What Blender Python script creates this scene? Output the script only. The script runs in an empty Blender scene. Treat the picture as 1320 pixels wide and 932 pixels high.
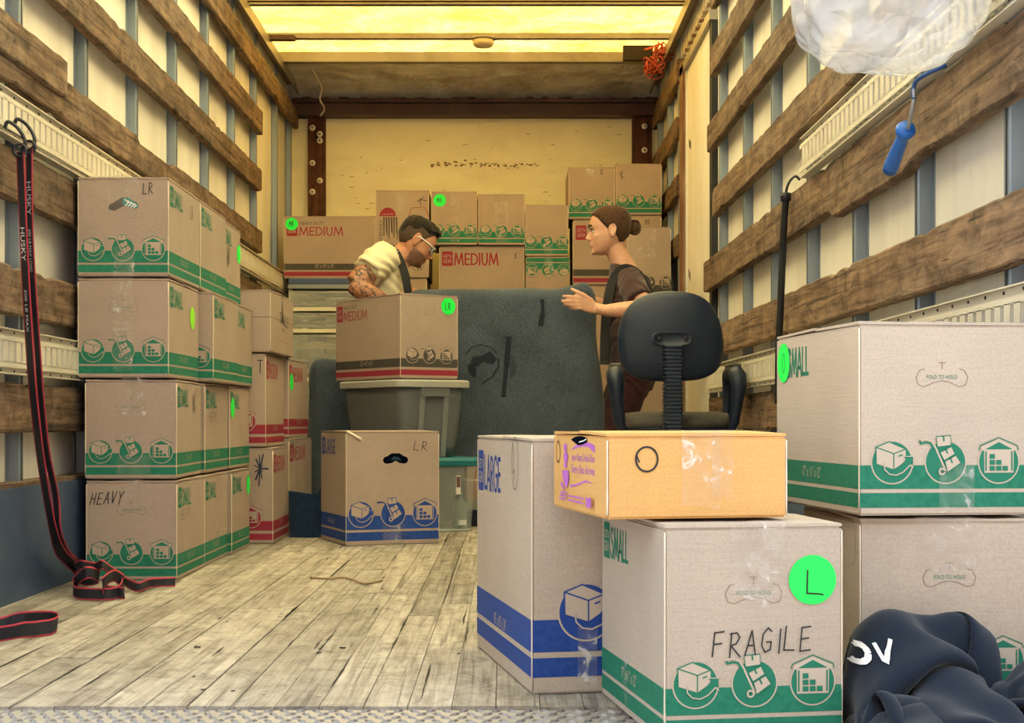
import bpy, bmesh, math, random
import numpy as np
from mathutils import Vector, Matrix, noise
from mathutils.geometry import tessellate_polygon

random.seed(7)
scene = bpy.context.scene
COL = scene.collection

# ------------------------------------------------------------------ camera, sky, sun, exposure
F, H0, VPX, VPY = 1900.0, 0.48, 652.0, 541.0      # focal length in pixels of a 1320 px wide frame, eye height above the truck floor
cam_data = bpy.data.cameras.new('camera')
cam = bpy.data.objects.new('camera', cam_data)
COL.objects.link(cam)
cam.location = (0, 0, H0)
cam.rotation_euler = (math.pi / 2, 0, 0)
cam_data.sensor_width = 36.0
cam_data.lens = 36.0 * F / 1320.0
cam_data.shift_x = (660 - VPX) / 1320.0
cam_data.shift_y = (VPY - 466) / 1320.0
cam_data.clip_start = 0.05
scene.camera = cam

world = bpy.data.worlds.new('overcast_sky')
scene.world = world
world.use_nodes = True
wn = world.node_tree.nodes
bg = wn['Background']
bg.inputs['Color'].default_value = (0.80, 0.91, 1.0, 1)
bg.inputs['Strength'].default_value = 3.2

sun_data = bpy.data.lights.new('sun', 'SUN')
sun_data.energy = 47.0
sun_data.angle = math.radians(8)
sun_data.color = (1.0, 0.97, 0.92)
sun = bpy.data.objects.new('sun', sun_data)
COL.objects.link(sun)
sun.rotation_euler = Vector((0.12, -0.42, -0.9)).to_track_quat('-Z', 'Y').to_euler()

scene.view_settings.view_transform = 'Standard'
scene.view_settings.look = 'None'
scene.view_settings.gamma = 1.0
scene.view_settings.use_curve_mapping = False
scene.view_settings.exposure = -0.06
try:
    scene.cycles.max_bounces = 12
    scene.cycles.diffuse_bounces = 8
    scene.cycles.transmission_bounces = 8
    scene.cycles.transparent_max_bounces = 24
except Exception:
    pass


def X(px, Y):
    return (px - VPX) * Y / F


def Z(py, Y):
    return H0 - (py - VPY) * Y / F


def P(px, py, Y):
    return Vector((X(px, Y), Y, Z(py, Y)))


# ------------------------------------------------------------------ materials
def srgb(r, g, b):
    f = lambda c: (c / 255 / 12.92) if c <= 10 else ((c / 255 + 0.055) / 1.055) ** 2.4
    return (f(r), f(g), f(b), 1)


def new_mat(name):
    m = bpy.data.materials.new(name)
    m.use_nodes = True
    nt = m.node_tree
    return m, nt, nt.nodes['Principled BSDF']


def simple(name, col, rough=0.6, metal=0.0, spec=0.4, alpha=1.0, trans=0.0):
    m, nt, b = new_mat(name)
    b.inputs['Base Color'].default_value = col
    b.inputs['Roughness'].default_value = rough
    b.inputs['Metallic'].default_value = metal
    b.inputs['Specular IOR Level'].default_value = spec
    b.inputs['Alpha'].default_value = alpha
    b.inputs['Transmission Weight'].default_value = trans
    return m


def link(nt, a, b):
    nt.links.new(a, b)


def coords(nt, scale=(1, 1, 1), rot=(0, 0, 0), which='Object', rand_shift=True):
    tc = nt.nodes.new('ShaderNodeTexCoord')
    mp = nt.nodes.new('ShaderNodeMapping')
    mp.inputs['Scale'].default_value = scale
    mp.inputs['Rotation'].default_value = rot
    if rand_shift:
        oi = nt.nodes.new('ShaderNodeObjectInfo')
        mul = nt.nodes.new('ShaderNodeVectorMath'); mul.operation = 'SCALE'
        cmb = nt.nodes.new('ShaderNodeCombineXYZ')
        link(nt, oi.outputs['Random'], cmb.inputs[0]); link(nt, oi.outputs['Random'], cmb.inputs[1]); link(nt, oi.outputs['Random'], cmb.inputs[2])
        link(nt, cmb.outputs[0], mul.inputs[0]); mul.inputs['Scale'].default_value = 17.0
        add = nt.nodes.new('ShaderNodeVectorMath'); add.operation = 'ADD'
        link(nt, tc.outputs[which], add.inputs[0]); link(nt, mul.outputs[0], add.inputs[1])
        link(nt, add.outputs[0], mp.inputs['Vector'])
    else:
        link(nt, tc.outputs[which], mp.inputs['Vector'])
    return mp.outputs['Vector']


def tex_noise(nt, vec, scale, detail=4, rough=0.55, dist=0.0):
    n = nt.nodes.new('ShaderNodeTexNoise')
    n.inputs['Scale'].default_value = scale
    n.inputs['Detail'].default_value = detail
    n.inputs['Roughness'].default_value = rough
    n.inputs['Distortion'].default_value = dist
    link(nt, vec, n.inputs['Vector'])
    return n.outputs['Fac']


def ramp(nt, fac, stops):
    r = nt.nodes.new('ShaderNodeValToRGB')
    els = r.color_ramp.elements
    while len(els) < len(stops):
        els.new(0.5)
    for e, (p, c) in zip(els, stops):
        e.position = p
        e.color = c if len(c) == 4 else (*c, 1)
    link(nt, fac, r.inputs['Fac'])
    return r.outputs['Color']


def mix(nt, a, b, fac, mode='MIX'):
    n = nt.nodes.new('ShaderNodeMix')
    n.data_type = 'RGBA'; n.blend_type = mode
    for sock, v in ((n.inputs[6], a), (n.inputs[7], b), (n.inputs[0], fac)):
        if hasattr(v, 'links'):
            link(nt, v, sock)
        else:
            sock.default_value = v
    return n.outputs[2]


def grey(v):
    return (v, v, v, 1)


def bump(nt, b, fac, strength=0.3, dist=0.002):
    n = nt.nodes.new('ShaderNodeBump')
    n.inputs['Strength'].default_value = strength
    n.inputs['Distance'].default_value = dist
    link(nt, fac, n.inputs['Height'])
    link(nt, n.outputs['Normal'], b.inputs['Normal'])


def random_value(nt, lo, hi):
    oi = nt.nodes.new('ShaderNodeObjectInfo')
    mr = nt.nodes.new('ShaderNodeMapRange')
    mr.inputs[3].default_value = lo; mr.inputs[4].default_value = hi
    link(nt, oi.outputs['Random'], mr.inputs[0])
    return mr.outputs[0]


def grey_random(nt, lo, hi):
    v = random_value(nt, lo, hi)
    c = nt.nodes.new('ShaderNodeCombineXYZ')
    for i in range(3):
        link(nt, v, c.inputs[i])
    return c.outputs[0]


def kraft(name, c1, c2):
    m, nt, b = new_mat(name)
    v = coords(nt)
    big = tex_noise(nt, v, 6, 3)
    v2 = coords(nt, (1, 1, 22))
    flute = tex_noise(nt, v2, 14, 2)
    spk = tex_noise(nt, v, 240, 2)
    c = ramp(nt, big, [(0.3, c1), (0.7, c2)])
    c = mix(nt, c, ramp(nt, flute, [(0.35, grey(0.955)), (0.65, grey(1.0))]), 1.0, 'MULTIPLY')
    c = mix(nt, c, ramp(nt, spk, [(0.3, grey(0.82)), (0.6, grey(1.0))]), 0.7, 'MULTIPLY')
    c = mix(nt, c, grey_random(nt, 0.93, 1.04), 1.0, 'MULTIPLY')
    link(nt, c, b.inputs['Base Color'])
    b.inputs['Roughness'].default_value = 0.85
    b.inputs['Specular IOR Level'].default_value = 0.2
    bump(nt, b, flute, 0.15, 0.002)
    return m


def ink(name, col, worn=0.3):
    m, nt, b = new_mat(name)
    v = coords(nt)
    n = tex_noise(nt, v, 90, 5, 0.7)
    lo = tuple(x * 0.86 for x in col[:3]) + (1,)
    hi = tuple(min(1, x * 1.1 + 0.01) for x in col[:3]) + (1,)
    link(nt, ramp(nt, n, [(0.35, lo), (0.65, hi)]), b.inputs['Base Color'])
    b.inputs['Roughness'].default_value = 0.7
    b.inputs['Specular IOR Level'].default_value = 0.25
    return m


def wood(name, axis, dark, mid, light, patch, grain=1.0, var=(0.75, 1.15)):
    """weathered timber, grain along the given local axis"""
    m, nt, b = new_mat(name)
    s = [26, 26, 26]; s[axis] = 1.4
    v = coords(nt, tuple(s))
    g = tex_noise(nt, v, 1.6, 8, 0.65, 0.6)
    s2 = [90, 90, 90]; s2[axis] = 3
    fine = tex_noise(nt, coords(nt, tuple(s2)), 1.5, 4, 0.7)
    c = ramp(nt, g, [(0.30, dark), (0.47, mid), (0.72, light)])
    blot = tex_noise(nt, coords(nt), 3.2, 6, 0.7, 0.8)
    c = mix(nt, c, patch, ramp(nt, blot, [(0.45, grey(0)), (0.72, grey(0.8))]))
    c = mix(nt, c, ramp(nt, fine, [(0.3, grey(0.55)), (0.55, grey(1.0))]), 0.8 * grain, 'MULTIPLY')
    s3 = [60, 60, 60]; s3[axis] = 1.1
    crack = tex_noise(nt, coords(nt, tuple(s3)), 1.0, 3, 0.5, 1.2)
    c = mix(nt, c, ramp(nt, crack, [(0.60, grey(1.0)), (0.66, grey(0.25))]), 0.8 * grain, 'MULTIPLY')
    s4 = [14, 14, 14]; s4[axis] = 9
    wear = tex_noise(nt, coords(nt, tuple(s4)), 1.0, 8, 0.78, 0.9)
    c = mix(nt, c, ramp(nt, wear, [(0.34, grey(1 - 0.72 * grain)), (0.5, grey(1.0)), (0.68, grey(1 + 0.35 * grain))]), 0.9, 'MULTIPLY')
    c = mix(nt, c, grey_random(nt, *var), 1.0, 'MULTIPLY')
    link(nt, c, b.inputs['Base Color'])
    b.inputs['Roughness'].default_value = 0.8
    b.inputs['Specular IOR Level'].default_value = 0.25
    bump(nt, b, g, 0.5, 0.004)
    return m


def stained(name, base, stain, scale=(1, 1, 1), amount=0.6, rough=0.6, metal=0.0, spots=0.5):
    m, nt, b = new_mat(name)
    v = coords(nt, scale)
    n = tex_noise(nt, v, 3.0, 8, 0.65, 0.5)
    c = ramp(nt, n, [(0.42, base), (0.78, tuple(base[i] * (1 - amount) + stain[i] * amount for i in range(3)) + (1,))])
    n2 = tex_noise(nt, coords(nt), 22, 6, 0.75)
    c = mix(nt, c, stain, ramp(nt, n2, [(0.64, grey(0)), (0.72, grey(spots))]))
    link(nt, c, b.inputs['Base Color'])
    b.inputs['Roughness'].default_value = rough
    b.inputs['Metallic'].default_value = metal
    b.inputs['Specular IOR Level'].default_value = 0.3
    return m


def fabric(name, c1, c2, scale=120, sheen=0.2, bump_s=0.3, blot=True):
    m, nt, b = new_mat(name)
    v = coords(nt, rand_shift=False)
    n = tex_noise(nt, v, scale, 5, 0.7)
    c = ramp(nt, n, [(0.35, c1), (0.66, c2)])
    if blot:
        n2 = tex_noise(nt, v, 5, 5, 0.6)
        c = mix(nt, c, ramp(nt, n2, [(0.3, grey(0.7)), (0.7, grey(1.15))]), 1.0, 'MULTIPLY')
    link(nt, c, b.inputs['Base Color'])
    b.inputs['Roughness'].default_value = 0.95
    b.inputs['Specular IOR Level'].default_value = 0.1
    b.inputs['Sheen Weight'].default_value = sheen
    bump(nt, b, n, bump_s, 0.002)
    return m


M = {}
M['kraft'] = kraft('kraft_cardboard', (0.365, 0.288, 0.240, 1), (0.405, 0.318, 0.265, 1))
M['kraft_light'] = kraft('pale_kraft_cardboard', (0.445, 0.378, 0.308, 1), (0.485, 0.412, 0.335, 1))
M['kraft_yellow'] = kraft('yellow_cardboard', (0.60, 0.345, 0.12, 1), (0.64, 0.375, 0.14, 1))
M['card_pale'] = simple('unprinted_pale_cardboard_line', (0.475, 0.405, 0.33, 1), 0.85, spec=0.2)
M['card'] = simple('unprinted_cardboard_line', (0.41, 0.325, 0.27, 1), 0.85, spec=0.2)
M['card_fold'] = simple('cardboard_fold_edge', (0.66, 0.56, 0.44, 1), 0.85, spec=0.2)
M['green'] = ink('green_ink', (0.010, 0.165, 0.098, 1))
M['blue'] = ink('blue_ink', (0.012, 0.055, 0.27, 1))
M['red'] = ink('red_ink', (0.27, 0.020, 0.045, 1))
M['grey_ink'] = ink('grey_ink', (0.055, 0.052, 0.05, 1))
M['purple'] = ink('purple_ink', (0.42, 0.13, 0.50, 1))
M['marker'] = simple('black_marker', (0.012, 0.012, 0.015, 1), 0.5)
M['sticker'] = simple('fluorescent_green_paper', (0.01, 0.93, 0.10, 1), 0.6)
M['sticker_yellow'] = simple('lime_green_paper', (0.28, 0.75, 0.03, 1), 0.6)
M['white_print'] = simple('white_print', (0.8, 0.8, 0.8, 1), 0.6)
M['teal_print'] = simple('teal_print', (0.02, 0.22, 0.22, 1), 0.6)
M['dark_hole'] = simple('dark_opening', (0.004, 0.006, 0.012, 1), 0.9, spec=0.0)  # flat near-black patches: the shade inside holes put in as colour


def tape_mat():
    m, nt, b = new_mat('clear_packing_tape')
    b.inputs['Roughness'].default_value = 0.12
    b.inputs['Specular IOR Level'].default_value = 0.6
    n = tex_noise(nt, coords(nt, (1, 1, 1)), 20, 4, 0.6, 1.6)
    link(nt, ramp(nt, n, [(0.45, (0.50, 0.44, 0.37, 1)), (0.64, (0.85, 0.82, 0.78, 1))]), b.inputs['Base Color'])  # pale end of the ramp paints crinkle highlights into the tape colour
    a = ramp(nt, n, [(0.40, grey(0.08)), (0.60, grey(0.13)), (0.68, grey(0.60))])
    link(nt, a, b.inputs['Alpha'])
    bump(nt, b, n, 0.35, 0.01)
    return m


M['tape'] = tape_mat()
M['plank_left'] = wood('weathered_timber', 1, (0.045, 0.029, 0.020, 1), (0.150, 0.092, 0.057, 1), (0.31, 0.200, 0.122, 1), (0.24, 0.180, 0.130, 1))
M['floor_board'] = wood('worn_hardwood', 1, (0.17, 0.145, 0.115, 1), (0.33, 0.295, 0.245, 1), (0.44, 0.405, 0.35, 1), (0.25, 0.215, 0.17, 1), 0.72, (0.70, 1.16))
M['brown_post'] = wood('painted_brown_timber', 2, (0.035, 0.014, 0.009, 1), (0.085, 0.032, 0.018, 1), (0.14, 0.055, 0.03, 1), (0.07, 0.03, 0.02, 1))
M['panel'] = stained('cream_wall_sheet', (0.76, 0.74, 0.67, 1), (0.40, 0.37, 0.31, 1), (1, 1, 0.25), 0.55, 0.5, 0, 0.45)
M['panel_back'] = stained('yellowed_plywood_sheet', (0.93, 0.88, 0.60, 1), (0.47, 0.37, 0.21, 1), (0.6, 1, 1.2), 0.35, 0.6, 0, 0.55)
M['stud'] = stained('galvanised_steel', (0.23, 0.28, 0.32, 1), (0.10, 0.115, 0.125, 1), (1, 1, 0.2), 0.6, 0.42, 0.45, 0.3)
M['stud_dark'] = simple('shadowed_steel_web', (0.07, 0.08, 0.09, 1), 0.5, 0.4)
M['track'] = stained('cream_painted_steel', (0.62, 0.58, 0.48, 1), (0.20, 0.17, 0.13, 1), (1, 1, 1), 0.3, 0.45, 0.0, 0.7)
M['kick'] = stained('scuffed_black_plate', (0.048, 0.080, 0.145, 1), (0.13, 0.17, 0.22, 1), (1, 1, 1), 0.6, 0.55, 0.1, 0.5)
M['rust'] = stained('rusty_steel', (0.16, 0.075, 0.04, 1), (0.38, 0.30, 0.22, 1), (3, 3, 1), 0.6, 0.75, 0.0, 0.8)
M['rail'] = stained('dull_aluminium', (0.30, 0.28, 0.24, 1), (0.10, 0.08, 0.06, 1), (1, 0.5, 1), 0.6, 0.45, 0.5, 0.4)
M['dark_beam'] = stained('brown_painted_steel', (0.060, 0.030, 0.026, 1), (0.14, 0.09, 0.07, 1), (1, 1, 1), 0.5, 0.5, 0.1, 0.5)
M['dirt'] = simple('dark_gap', (0.02, 0.017, 0.014, 1), 0.9)


def sheet_metal():
    m, nt, b = new_mat('creased_aluminium_sheet')
    n = tex_noise(nt, coords(nt, (1, 1, 2)), 4, 6, 0.6, 0.4)
    link(nt, ramp(nt, n, [(0.38, (0.80, 0.81, 0.80, 1)), (0.72, (0.36, 0.32, 0.26, 1))]), b.inputs['Base Color'])
    b.inputs['Metallic'].default_value = 0.2
    b.inputs['Roughness'].default_value = 0.36
    n2 = tex_noise(nt, coords(nt, (1, 1, 1)), 5, 4, 0.5, 0.5)
    bump(nt, b, n2, 0.9, 0.05)
    return m


M['sheet_metal'] = sheet_metal()


def roof_mat(name, stops):
    m, nt, b = new_mat(name)
    out = nt.nodes['Material Output']
    v = coords(nt, (1, 1, 1))
    n = tex_noise(nt, v, 3.0, 7, 0.7, 0.4)
    n2 = tex_noise(nt, coords(nt, (1, 5, 1)), 30, 5, 0.7)
    c = ramp(nt, n, [(p, c + (1,)) for p, c in zip((0.3, 0.52, 0.75), stops)])
    c = mix(nt, c, ramp(nt, n2, [(0.36, grey(0.35)), (0.56, grey(1.0))]), 0.75, 'MULTIPLY')
    t = nt.nodes.new('ShaderNodeBsdfTranslucent')
    d = nt.nodes.new('ShaderNodeBsdfDiffuse')
    link(nt, c, t.inputs['Color']); link(nt, c, d.inputs['Color'])
    ms = nt.nodes.new('ShaderNodeMixShader')
    ms.inputs[0].default_value = 0.22
    link(nt, t.outputs[0], ms.inputs[1]); link(nt, d.outputs[0], ms.inputs[2])
    link(nt, ms.outputs[0], out.inputs['Surface'])
    return m


M['roof'] = roof_mat('translucent_fibreglass_roof', ((0.84, 0.72, 0.42), (0.92, 0.86, 0.64), (0.95, 0.91, 0.74)))
M['roof_amber'] = roof_mat('amber_toned_fibreglass_roof', ((0.60, 0.43, 0.15), (0.72, 0.56, 0.25), (0.80, 0.67, 0.36)))  # yellow roof glow put into the colour of the front bays


# ------------------------------------------------------------------ mesh helpers
class MB:
    def __init__(self):
        self.v, self.f, self.m, self.s = [], [], [], []

    def add(self, verts, faces, mi=0, smooth=False):
        b = len(self.v)
        self.v += [tuple(p) for p in verts]
        self.f += [tuple(i + b for i in f) for f in faces]
        self.m += [mi] * len(faces)
        self.s += [smooth] * len(faces)
        return self

    def box(self, x0, x1, y0, y1, z0, z1, mi=0, rot=None, bev=0.0):
        c = Vector(((x0 + x1) / 2, (y0 + y1) / 2, (z0 + z1) / 2))
        hx, hy, hz = abs(x1 - x0) / 2, abs(y1 - y0) / 2, abs(z1 - z0) / 2
        if bev > 0:
            bm = bmesh.new()
            bmesh.ops.create_cube(bm, size=1.0)
            bmesh.ops.scale(bm, vec=(hx * 2, hy * 2, hz * 2), verts=bm.verts)
            bmesh.ops.bevel(bm, geom=bm.edges[:], offset=min(bev, hx * .9, hy * .9, hz * .9), segments=2, affect='EDGES', profile=0.5)
            bm.verts.index_update()
            vs = [v.co.copy() for v in bm.verts]
            fs = [[v.index for v in f.verts] for f in bm.faces]
            bm.free()
        else:
            vs = [Vector((a * hx, b * hy, d * hz)) for d in (-1, 1) for b in (-1, 1) for a in (-1, 1)]
            fs = [(0, 2, 3, 1), (4, 5, 7, 6), (0, 1, 5, 4), (2, 6, 7, 3), (0, 4, 6, 2), (1, 3, 7, 5)]
        if rot is not None:
            vs = [rot @ v for v in vs]
        return self.add([v + c for v in vs], fs, mi)

    def tube(self, pts, r, n=8, mi=0, closed=False, caps=True, flat=None):
        """round tube through pts; r a number or a list; flat=(vec, factor) squashes the section"""
        pts = [Vector(p) for p in pts]
        k = len(pts)
        rs = r if isinstance(r, (list, tuple)) else [r] * k
        vs, fs = [], []
        up = None
        for i, p in enumerate(pts):
            a = pts[(i - 1) % k] if (closed or i > 0) else p
            c = pts[(i + 1) % k] if (closed or i < k - 1) else p
            t = (c - a)
            t = t.normalized() if t.length > 1e-9 else Vector((0, 0, 1))
            if up is None:
                up = Vector((0, 0, 1)) if abs(t.z) < 0.9 else Vector((1, 0, 0))
            u = (up - t * up.dot(t))
            u = u.normalized() if u.length > 1e-6 else t.orthogonal().normalized()
            w = t.cross(u)
            up = u
            for j in range(n):
                an = 2 * math.pi * j / n
                vs.append(p + (u * math.cos(an) + w * math.sin(an)) * rs[i])
        for i in range(k if closed else k - 1):
            for j in range(n):
                a = i * n + j; b2 = i * n + (j + 1) % n
                c = ((i + 1) % k) * n + (j + 1) % n; d = ((i + 1) % k) * n + j
                fs.append((a, b2, c, d))
        if caps and not closed:
            fs.append(tuple(reversed(range(n))))
            fs.append(tuple((k - 1) * n + j for j in range(n)))
        return self.add(vs, fs, mi, True)

    def lathe(self, prof, n=24, mi=0, c=(0, 0, 0), mat=None):
        """prof: list of (radius, z)"""
        c = Vector(c)
        vs, fs = [], []
        for r, z in prof:
            for j in range(n):
                a = 2 * math.pi * j / n
                p = Vector((r * math.cos(a), r * math.sin(a), z))
                vs.append((mat @ p if mat is not None else p) + c)
        for i in range(len(prof) - 1):
            for j in range(n):
                fs.append((i * n + j, i * n + (j + 1) % n, (i + 1) * n + (j + 1) % n, (i + 1) * n + j))
        fs.append(tuple(reversed(range(n)))); fs.append(tuple((len(prof) - 1) * n + j for j in range(n)))
        return self.add(vs, fs, mi, True)

    def loft(self, rings, mi=0, caps=True, smooth=True):
        n = len(rings[0]); vs = [p for r in rings for p in r]; fs = []
        for i in range(len(rings) - 1):
            for j in range(n):
                fs.append((i * n + j, i * n + (j + 1) % n, (i + 1) * n + (j + 1) % n, (i + 1) * n + j))
        if caps:
            fs.append(tuple(reversed(range(n)))); fs.append(tuple((len(rings) - 1) * n + j for j in range(n)))
        return self.add(vs, fs, mi, smooth)

    def grid(self, fn, nu, nv, mi=0, smooth=True, wrap=False):
        vs = [fn(i / nu, j / nv) for j in range(nv + 1) for i in range(nu + 1)]
        fs = [(j * (nu + 1) + i, j * (nu + 1) + i + 1, (j + 1) * (nu + 1) + i + 1, (j + 1) * (nu + 1) + i) for j in range(nv) for i in range(nu)]
        return self.add(vs, fs, mi, smooth)

    def ball(self, c, r, nu=16, nv=10, mi=0, sc=(1, 1, 1)):
        c = Vector(c)
        vs, fs = [], []
        for j in range(nv + 1):
            th = math.pi * j / nv
            for i in range(nu):
                ph = 2 * math.pi * i / nu
                vs.append(c + Vector((r * sc[0] * math.sin(th) * math.cos(ph), r * sc[1] * math.sin(th) * math.sin(ph), -r * sc[2] * math.cos(th))))
        for j in range(nv):
            for i in range(nu):
                fs.append((j * nu + i, j * nu + (i + 1) % nu, (j + 1) * nu + (i + 1) % nu, (j + 1) * nu + i))
        return self.add(vs, fs, mi, True)

    def mesh(self, name, mats):
        me = bpy.data.meshes.new(name)
        me.from_pydata(self.v, [], self.f)
        for m in (mats if isinstance(mats, (list, tuple)) else [mats]):
            me.materials.append(m)
        me.polygons.foreach_set('material_index', self.m)
        me.polygons.foreach_set('use_smooth', self.s)
        me.update()
        return me

    def build(self, name, mats, parent=None):
        return put(name, self.mesh(name, mats), parent)


def put(name, me, parent=None, mtx=None):
    o = bpy.data.objects.new(name, me)
    COL.objects.link(o)
    if parent is not None:
        o.parent = parent
    if mtx is not None:
        o.matrix_basis = mtx
    return o


def tag(o, label, cat, group=None):
    o['label'] = label; o['category'] = cat
    if group:
        o['group'] = group
    return o


def thing(name, loc, rz, label, cat, group=None):
    o = bpy.data.objects.new(name, None)
    o.empty_display_size = 0.05
    COL.objects.link(o)
    o.location = loc; o.rotation_euler = (0, 0, rz)
    return tag(o, label, cat, group)


def struct(o):
    o['kind'] = 'structure'
    return o


def subsurf(o, lv=1):
    m = o.modifiers.new('smooth', 'SUBSURF'); m.levels = lv; m.render_levels = lv
    return o

# ------------------------------------------------------------------ the truck body
XL, XR = -1.295, 0.90             # faces of the timber rails, left and right
PL, PR = -1.36, 0.965             # faces of the wall sheets
Y0, Y1 = 2.47, 9.25               # rear sill and front bulkhead
ZC = 2.60                         # roof height

ground = struct(MB().box(-14, 14, -14, 22, -1.16, -1.10).build('ground', stained('grey_asphalt', (0.13, 0.13, 0.13, 1), (0.09, 0.09, 0.09, 1))))

# unseen wall added behind the camera to block the low sky light
blocker_wall = struct(MB().box(-12, 12, -5.9, -5.6, -1.1, 5.8).build('wall_sky_blocker', stained('brick_coloured_blocker', (0.20, 0.15, 0.12, 1), (0.14, 0.11, 0.09, 1))))

# floor: a dark base with single hardwood boards on it
floor = struct(MB().box(PL, PR, Y0, Y1, -0.07, -0.031).build('floor', M['dirt']))
rnd = random.Random(3)
bw = 0.0742
nb = int((0.955 - (-1.352)) / bw)
for i in range(nb + 1):
    x0 = -1.352 + i * bw
    y = Y0 + 0.004 - rnd.uniform(0, 1.2)
    while y < Y1:
        L = rnd.uniform(1.1, 2.6)
        ya, yb = max(y, Y0 + 0.002), min(y + L, Y1 - 0.003)
        if yb - ya > 0.06:
            g0, g1 = rnd.choice([0.0002, 0.0003, 0.0003, 0.0006, 0.0024]), rnd.choice([0.0002, 0.0003, 0.0005])
            zt = -rnd.uniform(0, 0.0016)
            b = MB()
            n = 6
            rows = []
            for k in range(n + 1):
                yy = ya + 0.0008 + (yb - ya - 0.0016) * k / n
                j0, j1 = rnd.uniform(0, 0.0005), rnd.uniform(0, 0.0005)
                rows.append([Vector((x0 + g0 + j0, yy, -0.031)), Vector((x0 + g0 + j0, yy, zt - 0.0006)), Vector((x0 + g0 + j0 + 0.0009, yy, zt)),
                             Vector((x0 + bw - g1 - j1 - 0.0009, yy, zt)), Vector((x0 + bw - g1 - j1, yy, zt - 0.0006)), Vector((x0 + bw - g1 - j1, yy, -0.031))])
            b.loft(rows, smooth=False)
            b.build('floor_board', M['floor_board'], floor)
        y += L

# long splits and chipped seams in the boards
b = MB()
for k in range(90):
    x = -1.352 + bw * rnd.randint(1, nb) + rnd.choice([0, 0, rnd.uniform(-.02, .02)])
    y = Y0 + .03 + 4.2 * rnd.random() ** 1.4
    L = rnd.uniform(.06, .42)
    n = 7
    pl_ = [(x + rnd.uniform(-.0012, .0012), y + L * i / n) for i in range(n + 1)]
    wd_ = [rnd.uniform(.0008, .0036) * math.sin(math.pi * (i + .3) / (n + .6)) for i in range(n + 1)]
    b.add([(p[0] - w, p[1], .0004) for p, w in zip(pl_, wd_)] + [(p[0] + w, p[1], .0004) for p, w in zip(pl_, wd_)], [(i, n + 1 + i, n + 2 + i, i + 1) for i in range(n)])
o = b.build('board_splits', M['dirt'], floor); o['kind'] = 'stuff'

# rear sill: steel tread plate with raised lozenges
sill = struct(MB().box(PL, PR, 1.55, Y0 - 0.004, -0.07, -0.006).build('trim_1', stained('worn_steel_plate', (0.38, 0.35, 0.315, 1), (0.26, 0.235, 0.205, 1), (1, 1, 1), 0.6, 0.5, 0.3)))
b = MB()
px = 0.027
for r in range(int(0.66 / px)):
    for c in range(int(2.3 / px)):
        cx = PL + 0.02 + c * px + (px / 2 if r % 2 else 0); cy = Y0 - 0.02 - r * px
        a = math.radians(42 if (r + c) % 2 else -42)
        ca, sa = math.cos(a), math.sin(a)
        q = [(0.0125, 0), (0, 0.0042), (-0.0125, 0), (0, -0.0042)]
        vs = [(cx + u * ca - w * sa, cy + u * sa + w * ca, -0.006) for u, w in q] + [(cx + .55 * (u * ca - w * sa), cy + .55 * (u * sa + w * ca), -0.002) for u, w in q]
        b.add(vs, [(4, 5, 6, 7), (0, 1, 5, 4), (1, 2, 6, 5), (2, 3, 7, 6), (3, 0, 4, 7)])
tread = b.build('tread_pattern', simple('polished_steel_lozenge', (0.25, 0.232, 0.215, 1), 0.42, 0.3), sill)
tread['kind'] = 'stuff'

# walls
wall_left = struct(MB().box(PL - 0.02, PL, Y0, Y1, -0.05, ZC).build('wall_left', M['panel']))
wall_right = struct(MB().box(PR, PR + 0.02, Y0, Y1, -0.05, ZC).build('wall_right', M['panel']))
wall_back = struct(MB().box(PL, PR, Y1, Y1 + 0.02, -0.05, ZC).build('wall_back', M['panel_back']))
RAILS = [(0.445, 0.577), (0.757, 0.887), (1.060, 1.198), (1.366, 1.487), (1.687, 1.808), (2.000, 2.125), (2.300, 2.425)]


def stud(x, y, side, parent, z0=0.0, z1=2.54):
    """hat section standing on the wall sheet; side=+1 opens towards +x"""
    d = 0.0325 * side
    prof = [(0, -0.040), (0.003 * side, -0.040), (0.003 * side, -0.019), (d * .9, -0.0165), (d, -0.014), (d, -0.005), (d * .45, -0.003), (d * .45, 0.003), (d, 0.005),
            (d, 0.014), (d * .9, 0.0165), (0.003 * side, 0.019), (0.003 * side, 0.040), (0, 0.040)]
    b = MB()
    r = [[Vector((x + a, y + c, z)) for a, c in prof] for z in (z0, z1)]
    b.loft(r, smooth=False)
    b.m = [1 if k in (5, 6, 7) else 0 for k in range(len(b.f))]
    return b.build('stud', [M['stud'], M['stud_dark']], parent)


left_studs = [2.77 + 0.635 * i for i in range(9)] + [8.57, 9.12]
for y in left_studs:
    stud(PL, y, 1, wall_left)
right_studs = [2.745, 3.35, 3.955, 4.56, 5.175, 5.785, 6.43, 7.98, 8.5, 9.05]
for y in right_studs:
    stud(PR, y, -1, wall_right)


def rail_board(xf, side, ya, yb, z0, z1, parent, seed, notch=()):
    """rough timber rail: xf its inner face, split and chipped along the edges"""
    r = random.Random(seed)
    t = 0.032
    n = max(4, int((yb - ya) / 0.055))
    rows = []
    for k in range(n + 1):
        y = ya + (yb - ya) * k / n
        lo = z0 + r.uniform(-0.0012, 0.0014); hi = z1 + r.uniform(-0.0016, 0.0012)
        if r.random() < 0.06:
            hi -= r.uniform(0.004, 0.014)
        if r.random() < 0.05:
            lo += r.uniform(0.004, 0.012)
        for (a, c, dlo, dhi) in notch:
            if a <= y <= c:
                lo += dlo; hi += dhi
        f = xf + side * -r.uniform(0, 0.004)
        bck = xf - side * t
        c = 0.005
        rows.append([Vector((bck, y, lo)), Vector((f - side * c, y, lo)), Vector((f, y, lo + c)), Vector((f, y, hi - c)), Vector((f - side * c, y, hi)), Vector((bck, y, hi))])
    return MB().loft(rows, smooth=False).build('plank', M['plank_left'], parent)


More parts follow.
